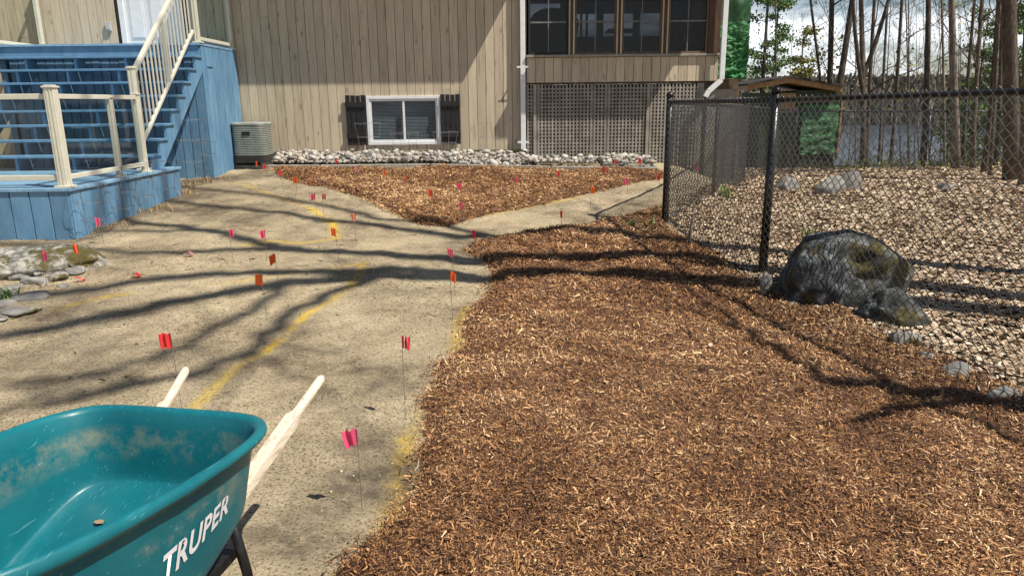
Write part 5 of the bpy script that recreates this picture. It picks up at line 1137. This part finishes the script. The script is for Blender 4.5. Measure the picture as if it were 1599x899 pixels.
def teal_mat():
    m = M('teal_plastic', two((.003, .105, .135), (.008, .155, .185)), 3, rough=.33, bump=.05, bscale=60, spec=.5)
    n = m.node_tree.nodes; l = m.node_tree.links.new; b = n['Principled BSDF']; c = b.inputs['Base Color'].links[0].from_socket; tc = n.new('ShaderNodeTexCoord')
    nz = n.new('ShaderNodeTexNoise'); nz.inputs['Scale'].default_value = 5; nz.inputs['Detail'].default_value = 9; nz.inputs['Roughness'].default_value = .75; l(tc.outputs['Object'], nz.inputs['Vector'])
    sx_ = n.new('ShaderNodeSeparateXYZ'); l(tc.outputs['Object'], sx_.inputs[0]); mr = n.new('ShaderNodeMapRange'); mr.inputs[1].default_value = .50; mr.inputs[2].default_value = .57; l(sx_.outputs[2], mr.inputs[0])
    mr2 = n.new('ShaderNodeMapRange'); mr2.inputs[1].default_value = .625; mr2.inputs[2].default_value = .60; l(sx_.outputs[2], mr2.inputs[0])
    r = ramp(n, [(.47, (0, 0, 0)), (.66, (.75, .75, .75))]); l(nz.outputs['Fac'], r.inputs[0]); q = n.new('ShaderNodeMath'); q.operation = 'MULTIPLY'; l(r.outputs[0], q.inputs[0]); l(mr.outputs[0], q.inputs[1])
    q2 = n.new('ShaderNodeMath'); q2.operation = 'MULTIPLY'; l(q.outputs[0], q2.inputs[0]); l(mr2.outputs[0], q2.inputs[1])
    # mud smear only on the inside back wall band, scratches everywhere
    mx = n.new('ShaderNodeMix'); mx.data_type = 'RGBA'; l(q2.outputs[0], mx.inputs[0]); l(c, mx.inputs[6]); mx.inputs[7].default_value = (.30, .27, .17, 1)
    mp = n.new('ShaderNodeMapping'); mp.inputs['Scale'].default_value = (4, 110, 40); mp.inputs['Rotation'].default_value = (.3, .2, .8); l(tc.outputs['Object'], mp.inputs[0])
    n2 = n.new('ShaderNodeTexNoise'); n2.inputs['Scale'].default_value = 2.2; n2.inputs['Detail'].default_value = 4; l(mp.outputs[0], n2.inputs['Vector']); r2 = ramp(n, [(.64, (0, 0, 0)), (.74, (.5, .5, .5))]); l(n2.outputs['Fac'], r2.inputs[0])
    m3 = n.new('ShaderNodeMix'); m3.data_type = 'RGBA'; l(r2.outputs[0], m3.inputs[0]); l(mx.outputs[2], m3.inputs[6]); m3.inputs[7].default_value = (.16, .42, .46, 1)
    l(m3.outputs[2], b.inputs['Base Color'])
    r4 = ramp(n, [(.35, (.24, .24, .24)), (.65, (.5, .5, .5))]); l(nz.outputs['Fac'], r4.inputs[0]); l(r4.outputs[0], b.inputs['Roughness'])
    return m
TEAL = teal_mat()
tr = TM().build('tray', TEAL, wb, smooth=True); so_ = tr.modifiers.new('thickness', 'SOLIDIFY'); so_.thickness = .004; so_.offset = 0
def handle(v0, v1, u1, z1):
    mb = MB(); uA, zA = -.95, .02; f = lambda u: (wl(u, v0 + (v1 - v0) * (u - uA) / (u1 - uA), zA + (z1 - zA) * (u - uA) / (u1 - uA)))
    rings = []
    for u, s_, e in ((uA, .022, 14), (-.3, .022, 14), (u1 - .20, .022, 14), (u1 - .19, .0215, 10), (u1 - .165, .0165, 2.6), (u1 - .06, .0165, 2.2), (u1 - .012, .0165, 2.1), (u1 - .002, .012, 2), (u1, .004, 2)):
        c = f(u); rings.append([(c[0], c[1] + a, c[2] + b_) for a, b_ in rrect(s_, 20, e)])
    loft(mb, rings, True); o = mb.build('handle', WOODH, wb, smooth=False)
    for pl in o.data.polygons: pl.use_smooth = pl.index >= 20 * 4
    return o
handle(.06, .30, .44, .63); handle(-.10, -.25, .45, .63)
for s_ in (-1, 1):
    v = .235 * s_ + .03
    MB().tube([wl(-.16, v, .40), wl(-.13, v + .01 * s_, .22), wl(-.11, v + .015 * s_, .03), wl(-.07, v + .015 * s_, .012), wl(.02, v, .012)], .0155, 12).build('leg', BLACKM, wb, smooth=True)
MB().tube([wl(-.13, -.2, .16), wl(-.13, .28, .16)], .012, 10).build('leg_brace', BLACKM, wb, smooth=True)
MB().box(-.46, -.10, -.24, -.14, .255, .285).build('tray_support', BLACKM, wb)
wh = MB().tube([wl(-1.02 + .17 * math.cos(a), 0, .19 + .17 * math.sin(a)) for a in np.linspace(0, 2 * math.pi, 33)], .04, 10, caps=False).build('wheel', BLACKM, wb, smooth=True)
MB().tube([wl(-1.02, -.03, .19), wl(-1.02, .03, .19)], .11, 20).build('rim', CREAM, wh)
MB().tube([wl(-1.02, -.16, .19), wl(-1.02, .16, .19)], .008, 8).build('axle', BLACKM, wb)
MB().tube([wl(-.9, -.17, .14), wl(-1.26, -.1, .2), wl(-1.26, .1, .2), wl(-.9, .17, .14)], .012, 8).build('nose_guard', BLACKM, wb, smooth=True)
# lettering laid on the right flank of the tray
def lettering(txt, u0, u1, i0, i1):
    cu = bpy.data.curves.new('lettering', 'FONT'); cu.body = txt; cu.offset = .03; cu.shear = .22; cu.space_character = 1.08; cu.resolution_u = 6
    to = bpy.data.objects.new('lettering_src', cu); COL.objects.link(to); dg = bpy.context.evaluated_depsgraph_get(); dg.update()
    me = bpy.data.meshes.new_from_object(to.evaluated_get(dg)); bpy.data.objects.remove(to)
    import bmesh
    bm = bmesh.new(); bm.from_mesh(me); bmesh.ops.triangulate(bm, faces=bm.faces)
    xs_ = [v.co.x for v in bm.verts]; ys_ = [v.co.y for v in bm.verts]; xa, xb, ya, yb = min(xs_), max(xs_), min(ys_), max(ys_)
    def flank(u, t):   # outer flank point for given u and inset/drop t
        best = None; lo, hi = .02, math.pi - .02
        for _ in range(40):
            m_ = (lo + hi) / 2
            if tray_pt(m_, t, t)[0] > u: lo = m_
            else: hi = m_
        return Vector(wl(*tray_pt((lo + hi) / 2, t, t)))
    for v in bm.verts:
        a = (v.co.x - xa) / (xb - xa); b_ = (v.co.y - ya) / (yb - ya); u = u0 + (u1 - u0) * a; t = i0 + (i1 - i0) * b_
        p = flank(u, t); e1 = flank(u + .01, t) - p; e2 = flank(u, t + .02) - p; nn = e1.cross(e2).normalized()
        if nn.y > 0: nn = -nn
        v.co = p + nn * .0045
    bm.to_mesh(me); bm.free(); me.materials.clear(); me.materials.append(WHITE); o = bpy.data.objects.new('lettering', me); COL.objects.link(o); o.parent = wb
lettering('TRUPER', -.54, -.265, .60, .41)
# a curled leaf in the tray
rs = np.random.RandomState(2); V, F_ = leaf_mesh(1, np.array([0.]), np.array([0.]), np.array([0.]), np.array([.035]), rs, .2)
lf = np_mesh('dead_leaf', V, F_, LEAF, None, {'rnd': np.full(7, .3)}); lp = WC - AX * .22 - RV * .13; lf.location = (lp[0], lp[1], .404); tag(lf, 'small brown leaf lying inside the wheelbarrow tray', 'leaf')
